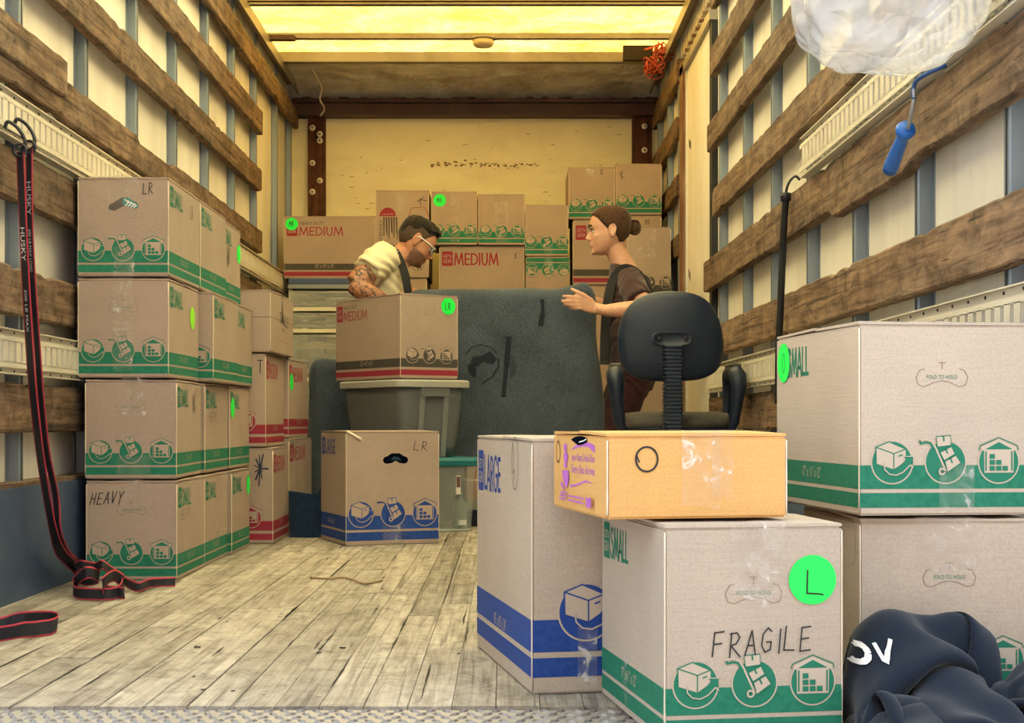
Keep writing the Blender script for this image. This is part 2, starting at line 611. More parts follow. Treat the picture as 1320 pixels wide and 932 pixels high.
for i, (z0, z1) in enumerate(RAILS):
    if i == 3:                                     # this rail has a second board laid over it at the rear
        rail_board(XL, 1, Y0, 7.84, z0 - .002, z1 - .004, wall_left, 30, ((5.2, 5.75, 0, -0.02),))
        rail_board(XL + 0.012, 1, Y0, 4.32, z0 + 0.055, z1 + 0.045, wall_left, 31)
    elif i == 6:
        rail_board(XL, 1, Y0, 7.3, z0, z1, wall_left, 36)
        rail_board(XL, 1, 7.31, 9.22, z0, z1 - .01, wall_left, 37)
    else:
        rail_board(XL, 1, Y0, 7.84 + (0.03 if i % 2 else 0), z0, z1, wall_left, 20 + i)
    rail_board(XR, -1, Y0, [6.55, 6.60, 6.72, 6.45, 6.60, 6.52, 6.5][i], z0 - (0.01 if i > 3 else 0), z1 - (0.01 if i > 3 else 0), wall_right, 50 + i,
               ((3.3, 4.1, -0.02, 0.0),) if i == 2 else ())
    if i >= 3:
        rail_board(XR + 0.012, -1, 7.88, 9.2 if i > 4 else 8.9, z0 - 0.01, z1 - 0.015, wall_right, 70 + i)


def cargo_track(xb, side, ya, yb, z0, z1, parent):
    """pressed steel lashing rail: two flanges and a row of uprights with slots between"""
    b = MB()
    f = xb + side * 0.030
    m = xb + side * 0.018
    lo, hi = min(xb, f), max(xb, f)
    e = 0.022
    b.box(min(m, m - side * .004), max(m, m - side * .004), ya, yb, z1 - e, z1)
    b.box(min(m, m - side * .004), max(m, m - side * .004), ya, yb, z0, z0 + e * 0.8)
    b.box(min(f, f - side * .004), max(f, f - side * .004), ya, yb, z1 - e - 0.012, z1 - e + .001)
    b.box(min(f, f - side * .004), max(f, f - side * .004), ya, yb, z0 + e * .8 - .001, z0 + e * .8 + 0.014)
    b.box(lo, hi, ya, yb, z1 - 0.003, z1)
    b.box(lo, hi, ya, yb, z0, z0 + 0.003)
    p = 0.0508
    n = int((yb - ya) / p)
    for k in range(n):
        y = ya + (k + 0.5) * p
        b.box(min(f, f - side * .004), max(f, f - side * .004), y - 0.017, y + 0.017, z0 + e * .8 + .012, z1 - e - .010)
        b.box(lo, hi - .002 if side > 0 else hi, y - 0.0175, y - 0.0150, z0 + e * .8 + .012, z1 - e - .010)
        if k % 2:
            for zz in (z1 - e * .45, z0 + e * .35):                 # small fixing slots in the flanges, as dark plugs set in them
                b.box(min(m, m + side * .0012), max(m, m + side * .0012), y - 0.004, y + 0.004, zz - 0.002, zz + 0.004, 1)
    o = b.build('lashing_track', [M['track'], M['dirt']], parent)
    o['label'] = 'cream perforated steel lashing track'
    return o


TX_L, TX_R = PL + 0.052, PR - 0.052
cargo_track(TX_L, 1, Y0, 8.9, 1.212, 1.332, wall_left)
cargo_track(TX_L, 1, Y0, 7.8, 0.598, 0.716, wall_left)
cargo_track(TX_R, -1, Y0, 4.43, 1.205, 1.325, wall_right)
cargo_track(TX_R, -1, Y0, 6.52, 0.598, 0.716, wall_right)

# scuffed black plates along the foot of both walls
k = MB().box(PL, -1.29, Y0, 8.0, 0.0, 0.300).build('kick_plate', M['kick'], wall_left)
k = MB().box(0.895, PR, Y0, 6.6, 0.0, 0.300).build('kick_plate', M['kick'], wall_right)
MB().box(PL, -1.296, Y0, 8.0, 0.300, 0.312, 0).build('kick_plate_cap', M['plank_left'], wall_left)

# side door in the right wall: flat cream sheet, rusty post, steel edges, header with bolts
door = struct(MB().box(0.945, PR, 6.78, 7.70, 0.0, 2.30).build('door_1', M['panel']))
MB().box(0.925, PR, 7.70, 7.86, 0.0, 2.36).build('door_post', M['rust'], door)
MB().box(0.937, PR, 6.70, 6.78, 0.0, 2.30).build('door_seal', simple('black_rubber_seal', (0.012, 0.014, 0.016, 1), 0.7), door)
MB().box(0.935, 0.955, 7.66, 7.70, 0.0, 2.30).build('door_edge', simple('bare_metal_edge', (0.6, 0.58, 0.52, 1), 0.35, 0.6), door)
MB().box(0.925, PR, 6.7, 7.86, 2.30, 2.345).build('door_header', M['rail'], door)
for k in range(3):
    MB().box(0.9435, 0.9452, 7.52 + 0.03 * k, 7.535 + 0.03 * k, 1.86 + 0.012 * k, 1.90 + 0.012 * k).build('scuff_mark', M['marker'], door)
    MB().box(0.9435, 0.9452, 7.54 + 0.03 * k, 7.55 + 0.03 * k, 1.19 + 0.012 * k, 1.235 + 0.012 * k).build('scuff_mark', M['marker'], door)
for k in range(7):
    y = 6.85 + k * 0.14
    MB().tube([(0.965, y, 2.41), (0.935, y, 2.41)], 0.009, 8).build('bolt', M['rust'], door)

# long rails under the roof with the gap of ribs below them
for side, xw, par in ((1, PL, wall_left), (-1, PR, wall_right)):
    b = MB()
    a = lambda d0, d1: (min(xw + side * d0, xw + side * d1), max(xw + side * d0, xw + side * d1))
    b.box(*a(0, 0.075), Y0, 9.2, 2.535, 2.56)
    b.box(*a(0.068, 0.075), Y0, 9.2, 2.50, 2.535)
    b.box(*a(0, 0.03), Y0, 9.2, 2.56, ZC)
    b.build('roof_rail', M['rail'], par)
    b = MB()
    n = int((9.2 - Y0) / 0.085)
    for k in range(n):
        y = Y0 + 0.04 + k * 0.085
        b.box(*a(0.0, 0.02), y, y + 0.055, 2.43, 2.535)
    b.build('vent_ribs', M['track'], par)

# roof: bays of translucent sheet between steel bows
ceiling = struct(MB().box(PL, PR, 8.50, 8.56, 2.545, ZC + 0.01).build('ceiling', M['rail']))
bows = [2.49, 3.10, 3.72, 4.33, 4.95, 5.56, 6.18, 6.80, 7.42, 8.08]
ends = bows + [8.52]
for i, y in enumerate(bows):
    b = MB()
    b.box(PL, PR, y - 0.022, y + 0.022, 2.575, 2.583)
    b.box(PL, PR, y - 0.004, y + 0.004, 2.583, ZC)
    b.box(PL, PR, y - 0.022, y - 0.018, 2.566, 2.583)
    b.box(PL, PR, y + 0.018, y + 0.022, 2.566, 2.583)
    b.build('roof_bow', M['rail'], ceiling)
    MB().box(PL - .02, PR + .02, y, ends[i + 1], ZC, ZC + 0.004).build('roof_sheet', M['roof_amber' if i >= 7 else 'roof'], ceiling)
# rear door frame over the opening
struct(MB().box(PL - .02, PR + .02, Y0 - 0.10, Y0 + 0.02, 2.50, 2.72).build('trim_2', M['rail']))
for k, (xa, xb) in enumerate(((PL - .04, PL), (PR, PR + .04))):
    struct(MB().box(xa, xb, Y0 - 0.10, Y0, -0.1, 2.7).build('trim_%d' % (3 + k), M['rail']))

# nose of the body: creased sheet metal curving down to a brown beam
b = MB()


def nose(u, v):
    x = PL + 0.02 + (PR - PL - 0.04) * u
    t = v
    y = 8.56 + 0.64 * math.sin(t * math.pi / 2) ** 0.8
    z = 2.465 + (2.575 - 2.465) * math.cos(t * math.pi / 2) ** 1.2
    n = noise.noise(Vector((x * 4, y * 5, 1))) * 0.012 + noise.noise(Vector((x * 11, y * 12, 4))) * 0.006
    return Vector((x, y + n, z + n * 0.6))


b.grid(nose, 90, 16)
b.build('nose_sheet', M['sheet_metal'], ceiling)
b = MB()
b.box(PL, PR, 9.15, Y1, 2.375, 2.452)
b.box(PL, PR, 9.12, Y1, 2.445, 2.470)
b.box(PL, PR, 9.13, Y1, 2.368, 2.378)
b.build('nose_beam', M['dark_beam'], wall_back)
b = MB()
rr = random.Random(5)
for k in range(60):
    x = rr.uniform(PL, PR); s = rr.uniform(0.008, 0.02)
    b.ball((x, 9.12 + rr.uniform(0, .02), 2.470), s, 6, 4, 0, (1.6, 1, 0.45))
o = b.build('dirt_crumbs', M['dark_beam'], wall_back); o['kind'] = 'stuff'
for xa, xb in ((-1.235, -1.128), (0.79, 0.912)):
    post = MB().box(xa, xb, 9.19, Y1, 0, 2.37, bev=0.004).build('corner_post', M['brown_post'], wall_back)
    for k, z in enumerate((2.30, 2.22, 2.08, 1.97, 1.90, 2.26, 2.14)[:(6 if xa < 0 else 2)]):
        x = (xa + xb) / 2 + (0.022 if k % 2 else -0.024)
        if xa > 0:
            x = xa + 0.075; z = (2.31, 2.16)[k]
        bb = MB()
        rot = Matrix.Rotation(math.pi / 2, 3, 'X')
        bb.lathe([(0.019, 0), (0.019, 0.004), (0.009, 0.006)], 14, 0, (x, 9.19, z), rot)
        bb.lathe([(0.008, 0.004), (0.006, 0.011), (0.001, 0.012)], 10, 1, (x, 9.19, z), rot)
        bb.build('bolt_washer', [simple('bright_washer', (0.7, 0.68, 0.62, 1), 0.4, 0.3), M['rust']], post)
# scuffed stencil line on the bulkhead: worn dark flecks
b = MB()
for k in range(90):
    x = rr.uniform(-0.48, 0.20); z = 2.075 + rr.gauss(0, 0.010); s = rr.uniform(0.003, 0.011)
    b.box(x, x + s * 1.6, Y1 - 0.0012, Y1, z, z + s * rr.uniform(.3, 1.2))
for k in range(70):
    x = rr.uniform(-1.1, 0.78); z = rr.uniform(1.55, 2.35); s = rr.uniform(0.002, 0.006)
    b.box(x, x + s * rr.uniform(1, 6), Y1 - 0.0012, Y1, z, z + s * .6)
o = b.build('scuff_marks', simple('dark_scuff', (0.20, 0.13, 0.06, 1), 0.8), wall_back); o['kind'] = 'stuff'

# dome lamp on the last bow
t = thing('dome_lamp', (X(623, 8.08), 8.08, 2.575), 0, 'small cream dome lamp fixed under a roof bow', 'lamp')
rotx = Matrix.Rotation(math.pi, 3, 'X')
MB().lathe([(0.066, 0), (0.066, 0.012), (0.060, 0.018)], 24, 0, (0, 0, 0), rotx).build('base_ring', M['rail'], t)
MB().lathe([(0.060, 0.014), (0.056, 0.040), (0.046, 0.050), (0.020, 0.053), (0.001, 0.054)], 24, 0, (0, 0, 0), rotx).build('lens', simple('yellowed_plastic', (0.62, 0.52, 0.34, 1), 0.4), t)

# ------------------------------------------------------------------ flat print: lettering, icons, marker strokes
_txt = {}


def raw_text(s, bold=0.0):
    key = (s, bold)
    if key in _txt:
        return _txt[key]
    cu = bpy.data.curves.new('text', 'FONT')
    cu.body = s; cu.size = 1.0; cu.resolution_u = 3; cu.offset = bold; cu.fill_mode = 'FRONT'
    o = bpy.data.objects.new('text', cu)
    me = bpy.data.meshes.new_from_object(o)
    vs = [v.co.copy() for v in me.vertices]; fs = [tuple(p.vertices) for p in me.polygons]
    bpy.data.objects.remove(o); bpy.data.curves.remove(cu); bpy.data.meshes.remove(me)
    _txt[key] = (vs, fs)
    return vs, fs


_hv, _ = raw_text('H')
CAP = max(v.y for v in _hv)
_mesh = {}


def text_mesh(s, mat, width, height, bold=0.0):
    key = ('t', s, mat.name, round(width, 4), round(height, 4))
    if key in _mesh:
        return _mesh[key]
    vs, fs = raw_text(s, 0.0)
    x0 = min(v.x for v in vs); x1 = max(v.x for v in vs)
    b = MB().add([((v.x - x0) / (x1 - x0) * width, v.y / CAP * height, 0) for v in vs], fs)
    _mesh[key] = b.mesh('lettering', mat)
    return _mesh[key]


class Flat(MB):
    """2D drawing in layers; one layer lies 0.25 mm above the one before"""
    def __init__(self):
        super().__init__(); self.h = 0.0

    def poly(self, pts, mi=0):
        pts = [Vector((p[0], p[1], 0)) for p in pts]
        tris = tessellate_polygon([pts])
        self.add([(p.x, p.y, self.h) for p in pts], tris, mi)
        self.up(); return self

    def up(self):
        self.h += 0.00025

    def disc(self, c, r, mi=0, n=28, sy=1.0):
        self.add([(c[0] + r * math.cos(2 * math.pi * k / n), c[1] + sy * r * math.sin(2 * math.pi * k / n), self.h) for k in range(n)], [tuple(range(n))], mi)
        self.up(); return self

    def stroke(self, pts, w, mi=0, closed=False, up=True):
        """a pen line of width w; sharp corners start a new segment so that the line keeps its width"""
        pts = [Vector((p[0], p[1])) for p in pts]
        if not closed:
            runs = [[pts[0]]]
            for i in range(1, len(pts)):
                runs[-1].append(pts[i])
                if i < len(pts) - 1:
                    a, c = pts[i] - pts[i - 1], pts[i + 1] - pts[i]
                    if a.length > 1e-9 and c.length > 1e-9 and a.normalized().dot(c.normalized()) < 0.6:
                        runs.append([pts[i]])
            for k, r in enumerate(runs):
                self._line(r, w, mi, False)
                self.h += 0.00003
            self.h -= 0.00003 * len(runs)
        else:
            self._line(pts, w, mi, True)
        if up:
            self.up()
        return self

    def _line(self, pts, w, mi, closed):
        k = len(pts); L = []; R = []
        for i, p in enumerate(pts):
            a = pts[(i - 1) % k] if (closed or i) else p
            c = pts[(i + 1) % k] if (closed or i < k - 1) else p
            d = c - a
            d = d.normalized() if d.length > 1e-9 else Vector((1, 0))
            n = Vector((-d.y, d.x)) * (w / 2)
            e = d * (w * 0.35) * (-1 if i == 0 else 1) if (not closed and i in (0, k - 1)) else Vector((0, 0))
            L.append(p + n + e); R.append(p - n + e)
        vs = [(q.x, q.y, self.h) for q in L] + [(q.x, q.y, self.h) for q in R]
        fs = [(k + i, k + (i + 1) % k, (i + 1) % k, i) for i in range(k if closed else k - 1)]
        self.add(vs, fs, mi)

    def arc(self, c, r, a0, a1, w, mi=0, n=24, sy=1.0):
        return self.stroke([(c[0] + r * math.cos(a0 + (a1 - a0) * i / n), c[1] + sy * r * math.sin(a0 + (a1 - a0) * i / n)) for i in range(n + 1)], w, mi)

PRINT = {  # plain geometric capitals: strokes in a box one unit high, with the advance width
    'S': ([[(.50, .84), (.44, .94), (.30, 1.0), (.16, .95), (.07, .84), (.07, .70), (.16, .60), (.40, .47), (.50, .35), (.50, .18), (.40, .05), (.26, .0), (.12, .04), (.03, .17)]], .56),
    'M': ([[(.02, 0), (.14, 1), (.42, .12), (.70, 1), (.82, 0)]], .84),
    'A': ([[(.0, 0), (.31, 1.0), (.62, 0)], [(.11, .30), (.51, .30)]], .62),
    'L': ([[(.06, 1), (.06, .05), (.44, .05)]], .44),
    'R': ([[(.06, 0), (.06, .95), (.28, .95), (.42, .88), (.46, .73), (.42, .58), (.28, .50), (.06, .50)], [(.24, .50), (.52, 0)]], .53),
    'G': ([[(.66, .80), (.52, .95), (.36, 1.0), (.18, .92), (.06, .72), (.04, .48), (.08, .24), (.20, .06), (.36, 0), (.54, .06), (.66, .24), (.68, .46), (.42, .46)]], .72),
    'E': ([[(.46, .95), (.06, .95), (.06, .05), (.46, .05)], [(.06, .51), (.42, .51)]], .46),
    'D': ([[(.06, .05), (.06, .95), (.28, .95), (.48, .86), (.60, .66), (.62, .5), (.60, .34), (.48, .14), (.28, .05), (.06, .05)]], .64),
    'I': ([[(.06, 1), (.06, 0)]], .12),
    'U': ([[(.06, 1), (.06, .30), (.14, .10), (.30, .0), (.46, .10), (.54, .30), (.54, 1)]], .60),
}


def word_mesh(word, mat, width, height, weight=0.165):
    key = ('w', word, mat.name, round(width, 4), round(height, 4))
    if key in _mesh:
        return _mesh[key]
    gap = .13
    total = sum(PRINT[c][1] for c in word) + gap * (len(word) - 1)
    k = width / total
    f = Flat(); x = 0
    for c in word:
        for st in PRINT[c][0]:
            f.stroke([((x + p[0]) * k, p[1] * height) for p in st], weight * height * 0.8, 0)
            f.h = 0.0
        x += PRINT[c][1] + gap
    _mesh[key] = f.mesh('lettering', mat)
    return _mesh[key]



def icon(kind, inkmat, card='card'):
    key = ('i', kind, inkmat.name, card)
    if key in _mesh:
        return _mesh[key]
    f = Flat()
    f.arc((0, 0), 1.03, math.radians(150), math.radians(390), 0.075, 1)
    f.disc((0, 0), 1.0, 0, 36)
    if kind == 0:                                   # carton with a turning arrow
        f.poly([(-.82, .74), (-.15, 1.0), (.68, .64), (.68, .05), (.08, -.34), (-.78, -.06)], 1)
        for s in ([(-.80, -.02), (-.82, .74), (-.15, 1.0), (.68, .64)], [(-.82, .74), (.08, .42), (.68, .64)], [(.08, .42), (.08, -.32)]):
            f.stroke(s, 0.055, 0, up=False)
        f.up()
        f.stroke([(.33, .30), (.50, .37)], 0.06, 0)
        f.poly([(-.38, .0), (-.36, -.25), (-.15, -.42), (.15, -.36), (.45, -.12), (.68, .14), (.60, .28), (1.04, .28), (1.04, -.14), (.95, -.05), (.6, -.42), (.2, -.58), (-.2, -.58), (-.45, -.36)], 0)
        f.stroke([(-.42, -.05), (-.38, -.35), (-.15, -.57), (.2, -.62), (.55, -.47), (.90, -.13), (1.04, -.24)], 0.055, 1)
        f.stroke([(.60, .29), (1.06, .29)], 0.04, 1)
    elif kind == 1:                                 # hand truck carrying three cartons
        f.stroke([(-1.3, 1.02), (-1.25, .90), (-1.0, .97), (-.78, .92), (-.55, .6)], 0.10, 0, up=False)
        f.stroke([(-1.32, 1.05), (-1.0, 1.12), (-.68, 1.0), (-.50, .68), (.02, -.44)], 0.09, 1)
        for q in ([(-.48, 1.24), (.24, 1.30), (.27, .82), (-.42, .74)], [(-.30, .48), (.28, .76), (.46, .40), (-.08, .08)], [(-.06, .04), (.50, .34), (.75, -.04), (.09, -.48)]):
            f.poly(q, 1); f.stroke(q, 0.05, 0, True, up=False)
            m = [((q[0][0] + q[1][0]) / 2, (q[0][1] + q[1][1]) / 2)]
            d = [(m[0][0] * .55 + (q[2][0] + q[3][0]) / 2 * .45, m[0][1] * .55 + (q[2][1] + q[3][1]) / 2 * .45)]
            f.stroke(m + d, 0.08, 0)
        f.arc((-.2, -.45), .14, 0, 2 * math.pi, 0.085, 1, 16)
    else:                                           # store house with stacked cartons
        f.stroke([(-1.0, .62), (-.95, .80), (0, 1.2), (.95, .80), (1.0, .62)], 0.05, 0)
        f.poly([(0, 1.13), (-.90, .75), (-.92, .52), (-.76, .58), (-.74, -.52), (.74, -.52), (.76, .58), (.92, .52), (.90, .75)], 1)
        f.poly([(0, .98), (-.70, .62), (.70, .62)], 0)
        for x in (-.66, .66):
            f.stroke([(x, .50), (x, -.40)], 0.07, 0, up=False)
        f.up()
        for ci, h in enumerate((3, 2, 1)):
            for k in range(h):
                x, y = -.48 + ci * .33, -.42 + k * .29
                f.add([(x, y, f.h), (x + .27, y, f.h), (x + .27, y + .23, f.h), (x, y + .23, f.h)], [(0, 1, 2, 3)], 0)
    _mesh[key] = f.mesh('printed_icon', [inkmat, M[card]])
    return _mesh[key]


def circ(cx, cy, rx, ry, a0=0, a1=360, n=14):
    return [(cx + rx * math.cos(math.radians(a0 + (a1 - a0) * i / n)), cy + ry * math.sin(math.radians(a0 + (a1 - a0) * i / n))) for i in range(n + 1)]


GLYPH = {
    'L': [[(.05, 1), (.0, .02), (.55, .0)]],
    'R': [[(.05, 0), (.08, 1)], [(.0, .95), (.35, 1.0), (.52, .8), (.35, .55), (.08, .48), (.6, .0)]],
    'H': [[(.05, 1), (.0, 0)], [(.5, 1), (.48, 0)], [(.03, .5), (.5, .52)]],
    'E': [[(.5, 1), (.03, .97), (.0, .0), (.55, .03)], [(.02, .5), (.42, .53)]],
    'A': [[(0, 0), (.3, 1), (.55, .0)], [(.12, .38), (.46, .4)]],
    'V': [[(0, 1), (.25, 0), (.55, 1)]],
    'Y': [[(0, 1), (.26, .5), (.55, 1)], [(.26, .5), (.2, -.15)]],
    'F': [[(.55, 1), (.05, .97), (.0, 0)], [(.02, .5), (.45, .52)]],
    'G': [[(.5, .85), (.3, 1), (.05, .75), (.0, .3), (.2, .0), (.48, .1), (.5, .42), (.25, .42)]],
    'I': [[(.1, 1), (.08, 0)]],
    'K': [[(.05, 1), (.03, 0)], [(.55, 1), (.05, .45), (.6, 0)]],
    'M': [[(0, 0), (.08, 1), (.3, .4), (.52, 1), (.6, 0)]],
    'B': [[(.05, 0), (.08, 1), (.4, .92), (.42, .62), (.08, .52), (.48, .4), (.45, .05), (.05, 0)]],
    'O': [circ(.3, .5, .28, .5, 60, 430)],
    'T': [[(0, 1), (.6, 1)], [(.3, 1), (.3, 0)]],
    'X': [[(0, 1), (.55, 0)], [(.55, 1), (0, 0)]],
    '1': [[(.1, 1), (.08, 0)]],
    ' ': [],
}


def marker_mesh(text, h, w=None, tilt=0.0, thick=None):
    w = w or h * 0.62
    key = ('m', text, round(h, 4), round(w, 4), tilt, thick)
    if key in _mesh:
        return _mesh[key]
    f = Flat()
    r = random.Random(text)
    x = 0
    for ch in text:
        dy = r.uniform(-.05, .08) * h
        for st in GLYPH[ch]:
            f.stroke([(x + p[0] * w + p[1] * h * tilt, dy + p[1] * h + x * 0.03) for p in st], thick or h * 0.075, 0)
        x += w * (0.35 if ch in 'I1' else 0.86)
    _mesh[key] = f.mesh('marker_writing', M['marker'])
    return _mesh[key]


# ------------------------------------------------------------------ cartons
class Carton:
    """a moving carton standing at loc (its front left lower corner), turned by rz"""
    def __init__(self, name, label, loc, rz, w, d, h, mat='kraft', group='moving cartons', flaps=True, seed=0, over=None, base=None):
        self.w, self.d, self.h = w, d, h
        self.t = thing(name, loc, rz, label, 'box', group)
        r = random.Random(seed * 31 + int(w * 1000) + int(h * 977))
        b = MB()
        top = h - 0.010 if flaps else h
        bm = bmesh.new()
        bmesh.ops.create_cube(bm, size=1.0)
        for v in bm.verts:
            v.co = Vector(((v.co.x + .5) * w, (v.co.y + .5) * d, (v.co.z + .5) * top))
        bmesh.ops.bevel(bm, geom=bm.edges[:], offset=0.0035, segments=2, affect='EDGES')
        bm.verts.index_update()
        b.add([v.co.copy() for v in bm.verts], [[v.index for v in f.verts] for f in bm.faces])
        bm.free()
        self.mat = M[mat]
        self.card = 'card_pale' if mat == 'kraft_light' else 'card'
        b.build('carton_body', self.mat, self.t)
        # pale scuffed fold along the front vertical corners
        for x in (0.0, w):
            f = MB()
            s = 1 if x == 0 else -1
            pts = [(x + s * 0.0012, 0.0012, 0.006 + (top - 0.012) * k / 8) for k in range(9)]
            f.tube(pts, [0.0014 + r.uniform(0, 0.0006) for _ in pts], 6)
            f.build('folded_corner', M['card_fold'], self.t)
        if flaps:
            for sgn in (0, 1):
                y0, y1 = (0.0008, d / 2 - 0.002) if sgn == 0 else (d / 2 + 0.002, d - 0.0008)
                lift = r.uniform(0.0, 0.004)
                n = 8
                rows = []
                for k in range(n + 1):
                    x = 0.001 + (w - 0.002) * k / n
                    e = r.uniform(0, 0.0016)
                    ye = y0 + e if sgn == 0 else y1 - e
                    yi = y1 if sgn == 0 else y0
                    rows.append([Vector((x, ye, top + .0004)), Vector((x, yi, top + .0004 + lift)), Vector((x, yi, top + .0044 + lift)), Vector((x, ye, top + .0044 + r.uniform(0, .0015)))])
                MB().loft(rows, smooth=False).build('top_flap', self.mat, self.t)

    def face(self, name, flip=False):
        w, d, h = self.w, self.d, self.h
        if name == 'front':
            o, u, n, L = Vector((0, 0, 0)), Vector((1, 0, 0)), Vector((0, -1, 0)), w
        elif name == 'left':
            o, u, n, L = Vector((0, d, 0)), Vector((0, -1, 0)), Vector((-1, 0, 0)), d
        else:
            o, u, n, L = Vector((w, 0, 0)), Vector((0, 1, 0)), Vector((1, 0, 0)), d
        v = Vector((0, 0, 1))
        if flip:
            o = o + u * L + v * h; u = -u; v = -v
        return Matrix(((u.x, v.x, n.x, o.x), (u.y, v.y, n.y, o.y), (u.z, v.z, n.z, o.z), (0, 0, 0, 1))), L

    def put(self, name, me, face, u, v, sx=1.0, sy=1.0, rot=0.0, lift=0.0004, flip=False, parent=None):
        m, L = self.face(face, flip)
        return put(name, me, parent or self.t, m @ Matrix.Translation((u, v, lift)) @ Matrix.Rotation(rot, 4, 'Z') @ Matrix.Diagonal((sx, sy, 1, 1)))

    def bands(self, faces, c1, c2=None, flip=False, y=(0.135, 0.255, 0.04, 0.115)):
        for fc in faces:
            _, L = self.face(fc)
            f = Flat()
            h = self.h
            for (a, c, mi) in ((y[0], y[1], 0), (y[2], y[3], 1)):
                f.add([(0.0015, a * h, 0), (L - 0.0015, a * h, 0), (L - 0.0015, c * h, 0), (0.0015, c * h, 0)], [(0, 1, 2, 3)], mi)
            self.put('printed_band', f.mesh('printed_band', [M[c1], M[c2 or c1]]), fc, 0, 0, flip=flip)

    def icons(self, face, col, flip=False, scale=1.0, which=(0, 1, 2)):
        _, L = self.face(face)
        r = 0.0335 * scale
        for k in which:
            self.put('printed_icon', icon(k, M[col], self.card), face, L / 2 + (k - 1) * 0.0905 * scale, 0.27 * self.h, r, r, flip=flip, lift=0.0008)

    def word(self, face, text, col, u=0.018, scale=1.0, heavy=False, flip=False):
        """the square emblem and the size word beside it"""
        s = scale
        v = self.h - 0.088 * s
        key = ('logo', col, self.card)
        if key not in _mesh:
            f = Flat()
            q = []
            for cx, cy, a in ((.9, .9, 0), (.1, .9, 90), (.1, .1, 180), (.9, .1, 270)):
                q += [(cx + .1 * math.cos(math.radians(a + t)), cy + .1 * math.sin(math.radians(a + t))) for t in (0, 45, 90)]
            f.poly(q, 0)
            for t, y, hh in (("GET'N", .56, .22), ('GEAR', .20, .27)):
                vs, fs = raw_text(t, 0.0)
                x0 = min(p.x for p in vs); x1 = max(p.x for p in vs)
                f.add([((p.x - x0) / (x1 - x0) * .76 + .12, y + p.y / CAP * hh, f.h) for p in vs], fs, 1)
            _mesh[key] = f.mesh('printed_emblem', [M[col], M[self.card]])
        self.put('printed_emblem', _mesh[key], face, u, v, 0.046 * s, 0.062 * s, flip=flip)
        wd = {'SMALL': 0.122, 'LARGE': 0.13, 'MEDIUM': 0.185}[text] * s
        hh = (0.050 if not heavy else 0.036) * s
        self.put('lettering', word_mesh(text, M[col], wd, hh), face, u + 0.053 * s, v + (0.004 if not heavy else 0.002) * s, flip=flip)
        if heavy:
            self.put('lettering', text_mesh('HEAVY DUTY', M['grey_ink'], 0.105 * s, 0.014 * s, 0.005), face, u + 0.055 * s, v + 0.047 * s, flip=flip)

    def dims(self, face, text, frac=0.36, flip=False, scale=1.0):
        _, L = self.face(face)
        self.put('lettering', text_mesh(text, M[self.card], 0.10 * scale, 0.018 * scale, 0.004), face, L * frac, 0.17 * self.h, lift=0.0008, flip=flip)

    def mark(self, face, text, u, v, h, rot=0.0, tilt=0.0, w=None, thick=None, flip=False):
        return self.put('marker_writing', marker_mesh(text, h, w, tilt, thick), face, u, v, rot=rot, lift=0.0012, flip=flip)

    def sticker(self, face, u, v, text='', r=0.036, mat='sticker', lift=0.0018, th=None):
        f = Flat(); f.disc((0, 0), r, 0, 40)
        s = self.put('sticker', f.mesh('sticker', M[mat]), face, u, v, lift=lift)
        s['label'] = 'round fluorescent green sticker'
        if text:
            hh = th or r * 0.75
            n = len(text)
            o = put('marker_writing', marker_mesh(text, hh, hh * 0.62, 0.0, r * 0.07), s, Matrix.Translation((-0.27 * hh * n, -hh * 0.5, 0.0005)))
        return s

    def tape(self, face, u, v0, v1, width=0.055, seed=0, ragged=True):
        r = random.Random(seed)
        b = MB()
        nu, nv = 6, max(4, int((v1 - v0) / 0.012))
        ph = r.uniform(0, 50)

        def fn(a, c):
            x = -width / 2 + width * a
            y = v0 + (v1 - v0) * c
            e = 0.0
            if ragged and c < 0.01:
                y += r.uniform(-0.004, 0.004)
            z = max(0.0, noise.noise(Vector((x * 60 + ph, y * 45, 2.1)))) * 0.0022
            return Vector((x, y, z))
        b.grid(fn, nu, nv)
        o = self.put('tape_strip', b.mesh('tape_strip', M['tape']), face, u, 0, lift=0.0016)
        o['label'] = 'clear packing tape'
        return o

    def fold_hold(self, face, u, v, flip=False):
        key = 'fold'
        if key not in _mesh:
            f = Flat()
            q = [(-.044, -.002), (-.040, -.014), (-.030, -.017), (-.014, -.010), (0, -.007), (.014, -.010), (.030, -.017), (.040, -.014), (.044, -.002), (.038, .010), (.030, .012)]
            f.stroke(q, 0.0011, 0); f.stroke([(-.044, -.002), (-.038, .010), (-.030, .012)], 0.0011, 0)
            f.stroke([(0, .012), (0, .022)], 0.001, 0); f.stroke([(-.006, .0225), (.006, .0225)], 0.001, 0)
            _mesh[key] = f.mesh('hand_hole_outline', simple('cut_line', (0.20, 0.15, 0.10, 1), 0.9))
        self.put('hand_hole_outline', _mesh[key], face, u, v, flip=flip)
        self.put('lettering', text_mesh('FOLD TO HOLD', M['green'], 0.052, 0.0062, 0.01), face, u - 0.026, v - 0.004, flip=flip)


SM = '17" x 11" x 12"'


def small_box(label, loc, rz=0.0, w=0.272, d=0.43, h=0.303, icons='front', words='right', mat='kraft', flip=False, seed=0, dim=True, fold=True, group='small green printed cartons'):
    c = Carton('small_carton', label, loc, rz, w, d, h, mat, group, seed=seed)
    c.bands([f for f in (icons, words) if f], 'green', flip=flip)
    if icons:
        c.icons(icons, 'green', flip)
        if fold:
            c.fold_hold(icons, w / 2, h * 0.70, flip)
    if words:
        c.word(words, 'SMALL', 'green', flip=flip)
        if dim:
            c.dims(words, SM, flip=flip)
    return c


